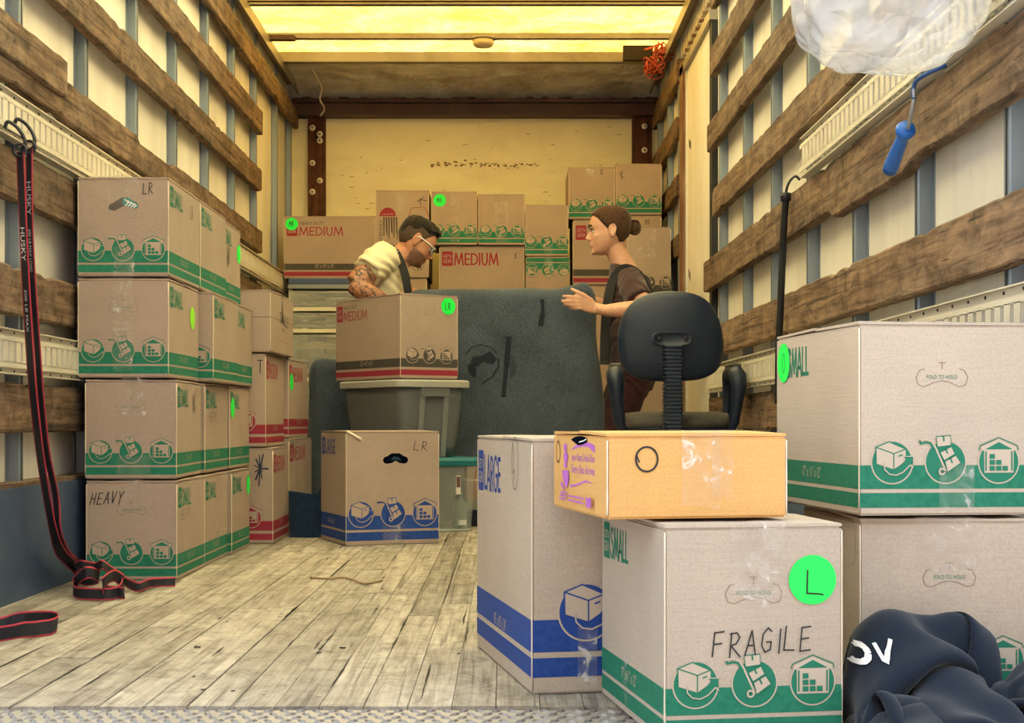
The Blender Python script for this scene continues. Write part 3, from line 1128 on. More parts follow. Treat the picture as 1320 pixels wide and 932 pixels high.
# --- left stack of small cartons, four rows three deep, front row face at s = 431 px/m
YF = 4.41
S = {}
for key, x, y, z, rz, w, d, lab in (
    ('1a', -1.256, YF, 0.000, 0.0, 0.272, 0.405, 'small green carton marked HEAVY at the foot of the left stack'),
    ('1b', -1.258, 4.825, 0.000, 0.0, 0.272, 0.405, 'small green carton on the floor, directly behind the HEAVY one'),
    ('1c', -1.246, 5.24, 0.000, 0.0, 0.272, 0.36, 'small green carton on the floor with a green dot, rearmost of the left stack'),
    ('2a', -1.259, YF, 0.303, 0.035, 0.272, 0.43, 'small green carton with shiny torn tape, on top of the HEAVY carton'),
    ('2b', -1.266, 4.87, 0.303, 0.0, 0.272, 0.40, 'small green carton in shade, second row up and second back in the left stack'),
    ('2c', -1.262, 5.285, 0.303, 0.0, 0.272, 0.40, 'small green carton with green dot over its word, rearmost of second row, left stack'),
    ('3a', -1.281, YF, 0.606, 0.0, 0.272, 0.43, 'small green carton with a lime dot, third up at the front of the left stack'),
    ('3b', -1.240, 4.88, 0.606, 0.0, 0.272, 0.455, 'small green carton jutting out of the third row of the left stack'),
    ('3c', -1.252, 5.345, 0.606, 0.0, 0.272, 0.345, 'small green carton marked with strokes, rearmost of the left stack third row'),
    ('4a', -1.281, YF, 0.909, 0.0, 0.272, 0.445, 'small green carton marked LR with an open hand hole, topmost front of the left stack'),
    ('4b', -1.280, 4.865, 0.909, 0.0, 0.272, 0.445, 'small green carton in the middle of the left stack top row, corner tape peeling'),
    ('4c', -1.301 + .004, 5.32, 0.909, 0.0, 0.272, 0.37, 'small green carton with a green dot, rearmost of the top row of the left stack')):
    S[key] = small_box(lab, (x, y, z), rz, w, d, 0.3015, seed=len(S), fold=(key not in ('4a', '2a')))
c = S['4a']
c.mark('front', 'LR', 0.195, 0.247, 0.032, 0.05, 0.1)
c.mark('right', 'LR', 0.30, 0.215, 0.042, 0.0, 0.0)
c.tape('front', 0.135, 0.215, 0.303, 0.09, 1)
f = Flat()
q = [(-.045, -.018), (-.044, -.005), (-.005, .018), (.012, .018), (.040, .002), (.044, -.010), (.036, -.016), (.004, -.006), (-.028, -.022)]
f.poly(q, 0)
f.poly([(-.002, -.004), (-.002, .015), (.012, .017), (.040, .001), (.043, -.010), (.035, -.015)], 1)
for k in range(4):
    f.stroke([(.004 + k * .009, .012 - k * .004), (.014 + k * .008, .002 - k * .003), (.006 + k * .008, -.006 - k * .002)], 0.0028, 2)
c.put('hand_hole', f.mesh('hand_hole', [simple('grey_inside_hole', (0.10, 0.085, 0.075, 1), 0.9), M['teal_print'], M['white_print']]), 'front', 0.138, 0.218)
S['3a'].sticker('right', 0.33, 0.20, '', 0.036, 'sticker_yellow')
S['3a'].tape('front', 0.135, 0.02, 0.30, 0.06, 2)
S['4a'].tape('front', 0.14, 0.0, 0.09, 0.06, 21)
S['2a'].tape('front', 0.145, 0.19, 0.303, 0.07, 3)
S['2a'].tape('front', 0.145, 0.01, 0.07, 0.10, 31)
S['2a'].fold_hold('front', 0.136, 0.215)
S['1a'].mark('front', 'HEAVY', 0.012, 0.225, 0.034, 0.03, 0.25, 0.024)
S['1a'].tape('front', 0.138, 0.21, 0.303, 0.06, 4)
S['1a'].mark('right', 'HEAVY', 0.05, 0.175, 0.03, 0.0, 0.1, 0.03)
S['2a'].mark('right', 'HV', 0.27, 0.20, 0.05, 0.0, -0.2)
S['2b'].mark('right', 'HEAVY', 0.06, 0.17, 0.03, 0.0, 0.2, 0.03)
S['2c'].sticker('right', 0.05, 0.22, '1')
S['2c'].tape('right', 0.21, 0.0, 0.16, 0.035, 6)
S['1b'].tape('right', 0.21, 0.0, 0.10, 0.04, 8)
S['1c'].sticker('right', 0.325, 0.235, '1')
S['3b'].mark('right', '1', 0.36, 0.25, 0.045, 0.2)
S['3c'].mark('right', '1L', 0.16, 0.21, 0.045)
S['4c'].sticker('right', 0.33, 0.205, '1')
S['4c'].mark('right', 'HV', 0.10, 0.13, 0.06, 0.3, 0.3, 0.03)
S['4b'].tape('right', 0.40, 0.15, 0.29, 0.05, 9)
S['4b'].tape('front', 0.14, 0.2, 0.30, 0.06, 10)


def medium_box(label, loc, rz=0.0, w=0.38, d=0.43, h=0.375, icons='front', words='right', heavy=False, seed=0, mat='kraft', flip=False, wscale=1.15, iscale=1.15, dimfrac=0.4, group='medium red printed cartons'):
    c = Carton('medium_carton', label, loc, rz, w, d, h, mat, group, seed=seed)
    y = (0.135, 0.235, 0.04, 0.105)
    c.bands([f for f in (icons, words) if f], 'grey_ink' if heavy else 'red', 'red', y=y)
    if icons:
        c.icons(icons, 'grey_ink' if heavy else 'red', scale=iscale)
    if words:
        c.word(words, 'MEDIUM', 'red', scale=wscale, heavy=heavy, u=0.016)
        c.dims(words, '22" x 15" x 15"', frac=dimfrac, scale=1.1)
    return c


# --- second column on the left: mediums and a plain carton
m1 = medium_box('medium red carton with a dark blue splash, on the floor below the second column', (-1.28, 5.70, 0.0), 0.0, 0.38, 0.40, 0.375, seed=21)
f = Flat(); rr = random.Random(2)
for k in range(11):
    a = k / 11 * 6.28; L = rr.uniform(.015, .045)
    f.stroke([(0, 0), (L * .7 * math.cos(a), L * 1.5 * math.sin(a))], rr.uniform(.003, .007), 0)
m1.put('ink_splash', f.mesh('ink_splash', simple('navy_ink', (0.01, 0.02, 0.05, 1), 0.6)), 'front', 0.33, 0.29)
m2 = medium_box('medium red carton carrying the plain TABLE carton', (-1.294, 5.70, 0.375), 0.0, 0.366, 0.46, 0.365, seed=22)
m2.mark('front', 'T', 0.335, 0.285, 0.05)
m3 = medium_box('medium red carton with torn tape across its emblem, standing behind the dark blue bag', (-1.285, 6.20, 0.0), -0.095, 0.38, 0.42, 0.405, seed=23)
m3.tape('right', 0.14, 0.20, 0.41, 0.05, 12)
m3.mark('right', 'HV', 0.04, 0.35, 0.04)
m4 = medium_box('medium red carton with a green dot under its emblem, behind the plain TABLE carton', (-1.285, 6.20, 0.405), -0.06, 0.375, 0.42, 0.335, seed=24)
m4.sticker('right', 0.055, 0.235, '1')
pt = Carton('plain_carton', 'plain brown carton lettered TABLE, on top of the second column', (-1.294, 5.70, 0.742), -0.02, 0.386, 0.53, 0.245, 'kraft', 'plain cartons', seed=25)
pt.put('lettering', text_mesh('TABLE', M['marker'], 0.21, 0.045), 'right', 0.19, 0.125, rot=-0.06)
f = Flat(); f.poly([(0, 0), (.05, 0), (.028, .11), (.022, .11)], 0)
pt.put('printed_mark', f.mesh('printed_mark', M['grey_ink']), 'right', 0.235, 0.128)
pt.put('lettering', text_mesh('- BOX -', M['grey_ink'], 0.11, 0.016), 'right', 0.235, 0.095, rot=-0.04)
pt.put('lettering', text_mesh('handle with care', M['red'], 0.2, 0.008, 0.005), 'right', 0.19, 0.055, rot=-0.05)
f = Flat(); f.stroke([(0, 0), (0.386, 0.0)], 0.002, 0)
pt.put('crease_line', f.mesh('crease_line', M['grey_ink']), 'front', 0.001, 0.135)
f = Flat(); f.stroke([(0, 0), (0.53, 0.0)], 0.0016, 0)
pt.put('crease_line', f.mesh('crease_line', M['grey_ink']), 'right', 0.001, 0.135)

# dark blue cloth bag in front of the medium carton
t = thing('blue_bag', (-0.878, 6.04, 0), -0.05, 'flat dark blue bag standing on the floor between the cartons', 'bag')
b = MB()


def bagf(u, v, side):
    x = 0.148 * u - 0.012
    top = 0.185 + 0.035 * max(0, (u - .72) / .28) + (0.012 if u > .88 else 0) - 0.02 * u
    z = top * v
    y = side * 0.035 * (math.sin(math.pi * min(1, max(0, u))) ** .5) * (1 - v * .6)
    return Vector((x, y + noise.noise(Vector((u * 4, v * 4, side))) * .004, z))


b.grid(lambda u, v: bagf(u, v, -1), 14, 10)
b.grid(lambda u, v: bagf(1 - u, v, 1), 14, 10)
navy = fabric('dark_blue_cloth', (0.006, 0.017, 0.045, 1), (0.014, 0.035, 0.075, 1), 60)
b.build('bag_body', navy, t)
MB().tube([bagf(k / 12, 1.0, 0) for k in range(13)], 0.004, 6).build('bag_hem', navy, t)

# --- large blue cartons
lr = Carton('large_carton', 'large blue carton marked LR with a black hand hole, on the floor mid truck', (-0.607, 5.595, 0), 0.378, 0.374, 0.375, 0.440, 'kraft', 'large blue printed cartons', seed=31)
lr.bands(['front', 'left'], 'blue')
lr.icons('front', 'blue', scale=1.42)
lr.word('left', 'LARGE', 'blue', scale=1.1)
lr.dims('left', '18" x 18" x 24"', 0.3)
lr.mark('front', 'LR', 0.27, 0.365, 0.034, -0.1, 0.05, 0.036)
f = Flat()
f.poly([(p[0] * 1.15, p[1] * 1.3) for p in circ(-.030, -.004, .014, .011, 90, 270, 8) + [(-.014, -.013), (0, -.006), (.014, -.013)] + circ(.030, -.004, .014, .011, -90, 90, 8) + [(.014, .016), (-.014, .016)]], 0)
f.poly([(-.020, -.006), (0, -.002), (.022, -.007), (.012, .006), (-.008, .008)], 1)
lr.put('hand_hole', f.mesh('hand_hole', [M['dark_hole'], simple('blue_inside_hole', (0.01, 0.035, 0.08, 1), 0.8)]), 'front', 0.197, 0.330)
lr.tape('front', 0.19, 0.004, 0.075, 0.09, 14)
# torn corner on its top left
f = MB(); f.grid(lambda u, v: Vector((0.004 + 0.055 * u, -0.004 - 0.006 * math.sin(v * 3), 0.437 - 0.03 * u - 0.012 * v + .004)), 6, 3)
f.build('torn_edge', M['card_fold'], lr.t)

lg = Carton('large_carton', 'large blue carton on the wooden floor at the rear edge, half under the yellow box', (0.045, 2.572, 0), 0.19, 0.37, 0.560, 0.452, 'kraft_light', 'large blue printed cartons', seed=32)
lg.bands(['front', 'left'], 'blue', y=(0.162, 0.287, 0.065, 0.140))
_m = icon(0, M['blue'], 'card_pale')
lg.put('printed_icon', _m, 'front', 0.098, 0.142, 0.0485, 0.0485, lift=0.0008)
lg.put('printed_icon', icon(1, M['blue'], 'card_pale'), 'front', 0.228, 0.142, 0.0485, 0.0485, lift=0.0008)
lg.word('left', 'LARGE', 'blue', u=0.02, scale=1.35)
lg.dims('left', '18" x 18" x 24"', 0.36, scale=1.25)
f = Flat(); f.stroke(circ(0, 0, .030, .048, 20, 375, 26), 0.0018, 0); f.stroke([(-.012, .035), (-.016, -.02), (-.006, -.012), (.004, -.03)], 0.0016, 0)
lg.put('marker_writing', f.mesh('marker_writing', M['marker']), 'left', 0.415, 0.400, lift=0.0012)
lg.tape('front', 0.10, 0.005, 0.12, 0.035, 15)

# --- grey tote, its lid, and the medium carton on it, turned to the camera by a corner
th = 0.611
m5 = medium_box('medium heavy duty carton with a green LR dot, on the grey lidded tote', (-0.446, 6.235, 0.655), th, 0.29, 0.572, 0.366, icons='front', words='left', heavy=True, seed=33, iscale=0.95, group='medium heavy duty cartons')
m5.sticker('front', 0.24, 0.315, 'LR')
m5.tape('front', 0.145, 0.27, 0.366, 0.06, 16)

# --- boxes along the bulkhead, fronts at s = 225 px/m
YB = 8.44


def bz(py):
    return Z(py, YB)


def bx(px):
    return X(px, YB)


mb1 = medium_box('medium heavy duty carton with a green MB dot, on the plastic drawers', (bx(366), YB, bz(359)), 0, 0.523, 0.42, 0.362, icons=None, words='front', heavy=True, seed=41, wscale=1.35, dimfrac=0.34, group='medium heavy duty cartons')
mb1.sticker('front', 0.045, 0.312, 'MB')
tall = Carton('tall_carton', 'tall taped carton marked K with a red arch print, behind the man in glasses', (bx(484.5), YB, bz(358)), 0, 0.303, 0.42, 0.505, 'kraft', 'plain cartons', seed=42)
tall.mark('front', 'K', 0.235, 0.435, 0.042, -0.9, 0.0, 0.05, 0.004)
f = Flat(); f.poly(circ(0, 0, .047, .05, 0, 180, 16), 0)
tall.put('printed_arch', f.mesh('printed_arch', M['red']), 'front', 0.068, 0.352)
tall.put('lettering', text_mesh('wardrobe', M['card'], 0.07, 0.010, 0.01), 'front', 0.034, 0.360, lift=0.0008)
f = Flat()
for k in range(6):
    x = -.03 + k * .0145
    f.poly([(x, 0), (x + .009, 0), (x + .007 + .004 * (k % 2), -.10 - .02 * (k % 3)), (x + .002, -.11 + .03 * (k % 2))], 0)
tall.put('printed_mark', f.mesh('printed_mark', M['grey_ink']), 'front', 0.072, 0.346)
tall.put('lettering', text_mesh('UTENSILS', M['grey_ink'], 0.13, 0.016, 0.01), 'front', 0.036, 0.20, rot=math.pi / 2, lift=0.0008)
f = Flat(); f.stroke([(0, 0), (.02, .055), (.095, .06), (.12, .0)], 0.003, 0)
tall.put('printed_mark', f.mesh('printed_mark', M['red']), 'front', 0.185, 0.345)
f = Flat(); f.stroke(circ(0, 0, .035, .03, 0, 360, 20), 0.0025, 0, True); f.stroke([(-.03, .012), (.02, -.02)], .0025); f.stroke([(.0, .03), (.0, -.03)], .0025); f.stroke([(-.03, -.01), (.03, .01)], .0025)
tall.put('printed_mark', f.mesh('printed_mark', M['grey_ink']), 'front', 0.24, 0.07)
tall.tape('front', 0.15, 0.05, 0.505, 0.05, 17, False)
bs1 = small_box('small green carton with a green MB dot, behind the head of the man in glasses', (bx(556), YB, 1.481), 0, 0.262, 0.43, 0.310, words=None, seed=43)
bs1.sticker('front', 0.048, 0.255, 'MB')
bs1.tape('front', 0.135, 0.02, 0.16, 0.055, 18)
bs1.tape('front', 0.135, 0.20, 0.305, 0.055, 18)
bs2 = small_box('small green carton with crumpled tape, right of the MB dotted one at the bulkhead', (bx(616.5), YB, 1.481), 0, 0.265, 0.43, 0.295, words=None, seed=44, fold=False)
bs2.tape('front', 0.13, 0.13, 0.293, 0.08, 19)
bs2.tape('front', 0.13, 0.005, 0.09, 0.06, 20)
mk = medium_box('medium carton with red MEDIUM print and a K, between the two movers', (bx(566), YB + 0.02, 1.101), 0, 0.488, 0.40, 0.38, icons=None, words='front', seed=45, wscale=1.35, dimfrac=0.4)
mk.mark('front', 'K', 0.435, 0.30, 0.035)
bs3 = small_box('upside down small green carton, left of the long haired mover', (bx(678), YB, bz(330) - 0.30), 0, 0.25, 0.43, 0.30, words=None, seed=46, flip=True, fold=False)
bs3.tape('front', 0.13, 0.20, 0.298, 0.05, 22)
bs4 = small_box('small green carton standing on the upside down one, left of the long haired mover', (bx(677), YB, bz(330)), 0, 0.246, 0.43, 0.298, words=None, seed=47, fold=False)
bs4.tape('front', 0.13, 0.20, 0.296, 0.07, 23)
bs4.tape('front', 0.13, 0.01, 0.07, 0.05, 24)
hk = medium_box('medium heavy duty carton with a red emblem beside the long haired mover', (bx(738.5), YB, 1.252), 0, 0.280, 0.42, 0.376, icons=None, words='front', heavy=True, seed=48, wscale=1.35, group='medium heavy duty cartons')
for ch in list(hk.t.children):
    if ch.name.startswith('lettering'):
        bpy.data.objects.remove(ch)
bk1 = small_box('small green carton marked K, left one of the topmost pair at the bulkhead', (bx(733), YB, 1.629), 0, 0.265, 0.43, 0.302, words=None, seed=49, fold=False)
bk1.mark('front', 'K', 0.185, 0.25, 0.035)
bk1.tape('front', 0.13, 0.225, 0.30, 0.055, 25)
bk1.tape('front', 0.13, 0.01, 0.10, 0.05, 26)
bmb = Carton('plain_carton', 'plain carton marked MB below the right hand K carton', (bx(803.5), YB, 1.252), 0, 0.218, 0.42, 0.400, 'kraft', 'plain cartons', seed=50)
bmb.mark('front', 'MB', 0.125, 0.345, 0.028)
bk2 = small_box('small green carton marked K, right one of the topmost pair at the bulkhead', (bx(793.8), YB, 1.653), 0, 0.262, 0.43, 0.298, words=None, seed=51, fold=False)
bk2.mark('front', 'K', 0.035, 0.20, 0.045, 0.25)
bk2.tape('front', 0.13, 0.20, 0.296, 0.055, 27)
hv = medium_box('medium heavy duty carton with broad shiny tape, at the right behind the long haired mover', (X(808, 8.05), 8.03, 1.115), 0, 0.238, 0.385, 0.42, icons='front', words=None, heavy=True, seed=52, iscale=1.0, group='medium heavy duty cartons')
hv.tape('front', 0.10, 0.23, 0.415, 0.11, 28)

# tall plain wardrobe cartons low behind the wrapped dresser carry the ones above
for k, (xa, xb, y, zt, what) in enumerate(((bx(487), bx(550), YB, bz(358), 'the tall K carton'), (bx(566), bx(672), YB + .02, 1.101, 'the medium K carton'), (bx(678), bx(734), YB, bz(330) - 0.30, 'the upside down small carton'), (bx(738.5), bx(798), YB, 1.252, 'the red emblem carton'), (bx(803), bx(852), YB, 1.252, 'the MB carton'), (X(808, 8.03), X(864, 8.03), 8.03, 1.115, 'the shiny taped carton'))):
    Carton('wardrobe_carton', 'tall unmarked brown carton standing on the floor under ' + what, (xa, y, 0), 0, xb - xa, 0.38, zt - 0.0005, 'kraft', 'unmarked cartons low at the bulkhead', seed=60 + k * 3)

# --- front right: yellow box, marked FRAGILE carton and the pair beside it
fg = small_box('small green carton marked FRAGILE with a green L dot, nearest of all', (0.2335, 2.172, -0.0015), 0.155, 0.276, 0.420, 0.331, icons='front', words='left', mat='kraft_light', seed=71, fold=False)
fg.fold_hold('front', 0.137, 0.225)
fg.mark('front', 'FRAGILE', 0.073, 0.128, 0.036, 0.03, 0.1, 0.029, 0.0022)
fg.sticker('front', 0.228, 0.242, '', 0.037).name = 'sticker'
f = Flat(); f.stroke([(-.008, .014), (-.009, -.020), (.012, -.0215), (.016, -.0225)], 0.0026, 0)
fg.put('marker_writing', f.mesh('marker_writing', M['marker']), 'front', 0.228, 0.242, lift=0.0026)
fg.tape('front', 0.143, 0.215, 0.331, 0.085, 29, True)
fg.tape('front', 0.138, 0.20, 0.331, 0.045, 30, False)
fg.tape('left', 0.185, 0.005, 0.115, 0.022, 35, False)

yb = Carton('yellow_carton', 'low yellow cardboard box with purple print and a black circle, on the FRAGILE carton', (0.151, 2.205, 0.3305), 0.195, 0.286, 0.352, 0.134, 'kraft_yellow', 'plain cartons', seed=72)
f = Flat(); f.stroke(circ(0, 0, .017, .0185, 40, 405, 30), 0.0030, 0); f.stroke([(-.012, -.004), (-.016, .006), (-.012, .014)], 0.0025, 0)
yb.put('marker_writing', f.mesh('marker_writing', M['marker']), 'front', 0.062, 0.090, lift=0.0012)
yb.tape('front', 0.148, 0.016, 0.134, 0.062, 36, True)
yb.tape('front', 0.182, 0.030, 0.134, 0.035, 37, True)
f = Flat(); f.stroke(circ(0, 0, .014, .018, 0, 370, 24), 0.0024, 0)
yb.put('marker_writing', f.mesh('marker_writing', M['marker']), 'left', 0.038, 0.095, lift=0.0012)
PU = M['purple']
yb.put('lettering', text_mesh('your Kept Useful Box', PU, 0.150, 0.0125, 0.01), 'left', 0.132, 0.083, rot=0)
yb.put('lettering', text_mesh('Every Box Arrives', PU, 0.150, 0.0135, 0.014), 'left', 0.132, 0.063, rot=0)
f = Flat()
f.poly([(.128, .100), (.16, .108), (.22, .116), (.282, .110), (.282, .098), (.24, .107), (.19, .106), (.16, .1025)], 0)
f.poly([(.122, .042), (.18, .047), (.225, .054), (.28, .050), (.225, .051), (.18, .044), (.122, .038)], 0)
# small flower sprig down the left of the print
f.disc((.090, .103), .012, 0, 10, 0.6); f.disc((.094, .087), .016, 0, 14, 0.55); f.disc((.092, .074), .011, 0, 10, 0.5)
f.poly([(.07, .064), (.115, .066), (.118, .05), (.104, .036), (.088, .040), (.074, .052)], 0)
f.poly([(.060, .046), (.075, .042), (.095, .030), (.062, .038)], 0)
for (u0, u1, v0) in ((.060, .112, .026), (.060, .112, .021), (.060, .112, .016)):
    for k in range(5):
        f.poly([(u0 + k * .0105, v0), (u0 + k * .0105 + .008, v0), (u0 + k * .0105 + .008, v0 + .0032), (u0 + k * .0105, v0 + .0032)], 0)
for k, v0 in enumerate((.0235, .0165)):
    f.poly([(.128, v0), (.235, v0), (.235, v0 + .0028), (.128, v0 + .0028)], 0)
f.poly([(.25, .013), (.282, .013), (.282, .028), (.25, .028)], 0)
yb.put('printed_mark', f.mesh('printed_mark', PU), 'left', 0, 0)
f = Flat(); f.poly([(.128, .117), (.16, .122), (.20, .1235), (.236, .1205), (.236, .114), (.21, .110), (.18, .108), (.155, .112)], 0)
f.stroke([(.185, .1135), (.215, .116), (.232, .119)], .0018, 1)
yb.put('hand_hole', f.mesh('hand_hole', [M['dark_hole'], M['white_print']]), 'left', 0, 0, lift=0.0008)

rl = small_box('pale small carton with FOLD TO HOLD flap, behind the navy hoodie', (0.578, 2.408, -0.0015), 0.03, 0.292, 0.40, 0.3245, icons='front', words=None, mat='kraft_light', seed=73, fold=False)
rl.fold_hold('front', 0.148, 0.225)
rl.tape('front', 0.142, 0.235, 0.323, 0.098, 38, True)
f = Flat(); f.stroke(circ(0, 0, .012, .035, -90, 90, 16), 0.0015, 0)
rl.put('marker_writing', f.mesh('marker_writing', M['marker']), 'left', 0.365, 0.275, lift=0.0012)
ru = small_box('pale small carton with a green O dot over its emblem, at the right edge', (0.571, 2.384, 0.3245), 0.115, 0.292, 0.448, 0.3195, icons='front', words='left', mat='kraft_light', seed=74, fold=False)
ru.fold_hold('front', 0.140, 0.226)
s = ru.sticker('left', 0.050, 0.262, '', 0.037)
f = Flat(); f.stroke(circ(0, 0, .008, .018, 60, 420, 22), 0.0014, 0)
put('marker_writing', f.mesh('marker_writing', M['marker']), s, Matrix.Translation((0.002, 0, 0.0006)))
ru.tape('front', 0.165, 0.004, 0.085, 0.06, 39, False)


# ------------------------------------------------------------------ grey tote, clear bin, drawers
def tote_ring(w, d, r, z, ox=0.0, oy=0.0, n=5):
    pts = []
    for cx, cy, a in ((w - r, d - r, 0), (r, d - r, 90), (r, r, 180), (w - r, r, 270)):
        for k in range(n + 1):
            t = math.radians(a + 90 * k / n)
            pts.append(Vector((cx + r * math.cos(t) + ox, cy + r * math.sin(t) + oy, z)))
    return pts


t = thing('storage_tote', (-0.448, 6.222, 0.318), th, 'grey plastic storage tote with a snap lid, under the heavy duty carton', 'tote')
tote_grey = simple('grey_tote_plastic', (0.115, 0.128, 0.135, 1), 0.42)
tote_lid = simple('pale_grey_lid_plastic', (0.33, 0.33, 0.30, 1), 0.4)
W, D = 0.36, 0.535
b = MB()
rings = []
for z, ins in ((0.0, 0.045), (0.05, 0.036), (0.15, 0.026), (0.25, 0.016), (0.300, 0.012)):
    rings.append(tote_ring(W - 2 * ins, D - 2 * ins, 0.04, z, ins, ins))
b.loft(rings)
b.build('tote_body', tote_grey, t)
b = MB()
b.loft([tote_ring(W, D, 0.035, 0.300), tote_ring(W + .014, D + .014, 0.04, 0.302, -.007, -.007), tote_ring(W + .014, D + .014, 0.04, 0.326, -.007, -.007), tote_ring(W + .002, D + .002, 0.036, 0.332, -.001, -.001), tote_ring(W - .03, D - .03, 0.03, 0.334, .015, .015)], smooth=False)
b.build('lid', tote_lid, t)
b = MB()                                   # ribs of the hand hold on the short side
for x0 in (0.105, 0.225):
    for k in range(1):
        b.loft([[Vector((x0 + dx, 0.043 - z * 0.11 + dy, z)) for dx, dy in ((0, 0.02), (0, -0.012), (0.024, -0.012), (0.024, 0.02))] for z in (0.0, 0.29)], smooth=False)
b.build('handle_rib', simple('light_grey_tote_rib', (0.19, 0.205, 0.21, 1), 0.4), t)
b = MB().box(0.105, 0.249, -0.004, 0.03, 0.262, 0.300)
b.build('handle', tote_grey, t)

t = thing('clear_bin', (-0.415, 6.235, 0.0), 0.35, 'clear plastic bin with a teal lid and a pump bottle inside, under the grey tote', 'bin')
clear = simple('clear_plastic', (0.62, 0.68, 0.66, 1), 0.12, alpha=0.30)
W, D = 0.325, 0.40
b = MB()
b.loft([tote_ring(W - .05, D - .05, .03, .008, .025, .025), tote_ring(W - .02, D - .02, .03, .25, .01, .01), tote_ring(W, D, .03, .283)], caps=False)
b.build('bin_wall', clear, t)
MB().loft([tote_ring(W - .05, D - .05, .03, .0, .025, .025), tote_ring(W - .05, D - .05, .03, .008, .025, .025)]).build('bin_base', simple('frosted_plastic', (0.35, 0.38, 0.36, 1), 0.4), t)
MB().loft([tote_ring(W + .01, D + .01, .03, .280, -.005, -.005), tote_ring(W + .016, D + .016, .03, .284, -.008, -.008), tote_ring(W + .016, D + .016, .03, .304, -.008, -.008), tote_ring(W, D, .03, .317)], smooth=False).build('lid', simple('teal_plastic', (0.008, 0.13, 0.15, 1), 0.4), t)
MB().box(0.215, 0.235, -.002, 0.006, 0.16, 0.24).build('paper_label', simple('photo_label', (0.7, 0.66, 0.6, 1), 0.6), t)
lab = MB().box(0.217, 0.233, -.003, -.002, 0.190, 0.236).build('label_picture', simple('dark_label_picture', (0.10, 0.05, 0.04, 1), 0.6), t)
p = thing('pump_bottle', Vector((-0.415, 6.235, 0.0085)) + Matrix.Rotation(0.35, 3, 'Z') @ Vector((0.262, 0.085, 0)), 0.35, 'pump bottle with a white label inside the clear bin', 'bottle')
bot = simple('grey_green_bottle', (0.10, 0.15, 0.13, 1), 0.3)
MB().lathe([(.028, 0), (.030, .006), (.030, .10), (.024, .120), (.012, .130), (.012, .140)], 20).build('bottle_body', bot, p)
b = MB(); b.lathe([(.013, .140), (.013, .152), (.005, .154), (.005, .172)], 14); b.box(-.024, .008, -.006, .006, .170, .179)
b.build('pump', bot, p)
MB().box(-.018, .018, -.0312, -.029, .016, .038).build('bottle_label', M['white_print'], p)
# things beside the bin, behind the large blue carton
t = thing('books_bundle', (-0.175, 6.62, 0.0), 0.1, 'low bundle of pale and dark boards between the clear bin and the large carton', 'boards')
for k, (z0, z1, mm) in enumerate(((0.0, .03, simple('black_board', (.01, .01, .012, 1), .6)), (.03, .075, simple('dark_blue_board', (.01, .018, .04, 1), .5)), (.075, .125, simple('grey_board', (.25, .25, .2, 1), .7)), (.125, .205, simple('pink_brown_board', (.34, .22, .15, 1), .7)), (.205, .213, M['card_fold']), (.213, .285, simple('tan_board', (.32, .2, .12, 1), .7)))):
    MB().box(0.0, 0.26 - .01 * (k % 2), 0.0, 0.2, z0, z1 - .0006).build('board', mm, t)

t = thing('storage_tower', (bx(372), 8.42, 0.0), 0, 'clear plastic drawer tower with cream frames and a blue top, left at the bulkhead', 'storage unit')
Wd, Dd, Ht = 0.503, 0.40, bz(359) - 0.001
frame = simple('cream_plastic_frame', (0.72, 0.70, 0.55, 1), 0.45)
MB().box(0, Wd, 0, Dd, Ht - 0.035, Ht, bev=.006).build('top_panel', simple('blue_plastic_top', (0.055, 0.09, 0.20, 1), 0.4), t)
MB().box(-0.002, Wd + .002, -.006, Dd, Ht - 0.060, Ht - 0.035, bev=.004).build('top_rim', simple('grey_blue_plastic', (0.22, 0.26, 0.30, 1), 0.4), t)
drawer_clear = simple('smoky_clear_plastic', (0.50, 0.55, 0.56, 1), 0.12, alpha=0.38)
zs = [Ht - 0.060, bz(401), bz(429), 0.70, 0.47, 0.24, 0.02]
for k in range(len(zs) - 1):
    z1, z0 = zs[k], zs[k + 1]
    fb = MB()
    fb.box(0, Wd, 0, 0.022, z0 - 0.0, z0 + 0.022)
    fb.box(0, Wd, 0.02, Dd, z0, z0 + 0.006)
    for x0 in (0.0, Wd - .02):
        fb.box(x0, x0 + .02, 0.022, 0.05, z0, z1); fb.box(x0, x0 + .02, Dd - .03, Dd, z0, z1)
    fb.build('drawer_frame', frame, t)
    db = MB()
    zb = z0 + 0.024
    db.box(.012, Wd - .012, -.004, .0, zb, z1 - .012)
    db.box(.022, .025, .001, Dd - .02, zb, z1 - .015); db.box(Wd - .025, Wd - .022, .001, Dd - .02, zb, z1 - .015)
    d = db.build('drawer', drawer_clear, t)
    MB().box(.16, Wd - .16, -.012, -.004, z1 - .030, z1 - .018, bev=.003).build('drawer_pull', drawer_clear, d)
    cb = MB()
    rr = random.Random(80 + k)
    hh = (z1 - zb)
    for q in range(3):                      # folded cloth lying in the drawer
        za = zb + hh * (.04 + .27 * q)

        def cloth(u, v, za=za, q=q):
            x = .035 + (Wd - .07) * u
            return Vector((x, .015 + .3 * v, za + hh * .22 * (1 - v * .2) * (0.8 + .3 * math.sin(u * 7 + q * 2 + k)) * min(1, 8 * v + .25)))
        cb.grid(cloth, 20, 6, q % 2)
    cb.build('folded_linen', [simple('cream_linen', (.55, .47, .32, 1), .9) if k in (1, 2) else simple('grey_linen', (.16, .18, .21, 1), .9), simple('blue_grey_linen', (.06, .085, .11, 1), .9) if k else simple('dark_linen', (.10, .08, .08, 1), .9)], d)


# ------------------------------------------------------------------ the blanket wrapped dresser
def fbm(x, y, z, o=3):
    s = 0; a = 1; f = 1
    for _ in range(o):
        s += a * noise.noise(Vector((x * f, y * f, z * f))); a *= .5; f *= 2.1
    return s


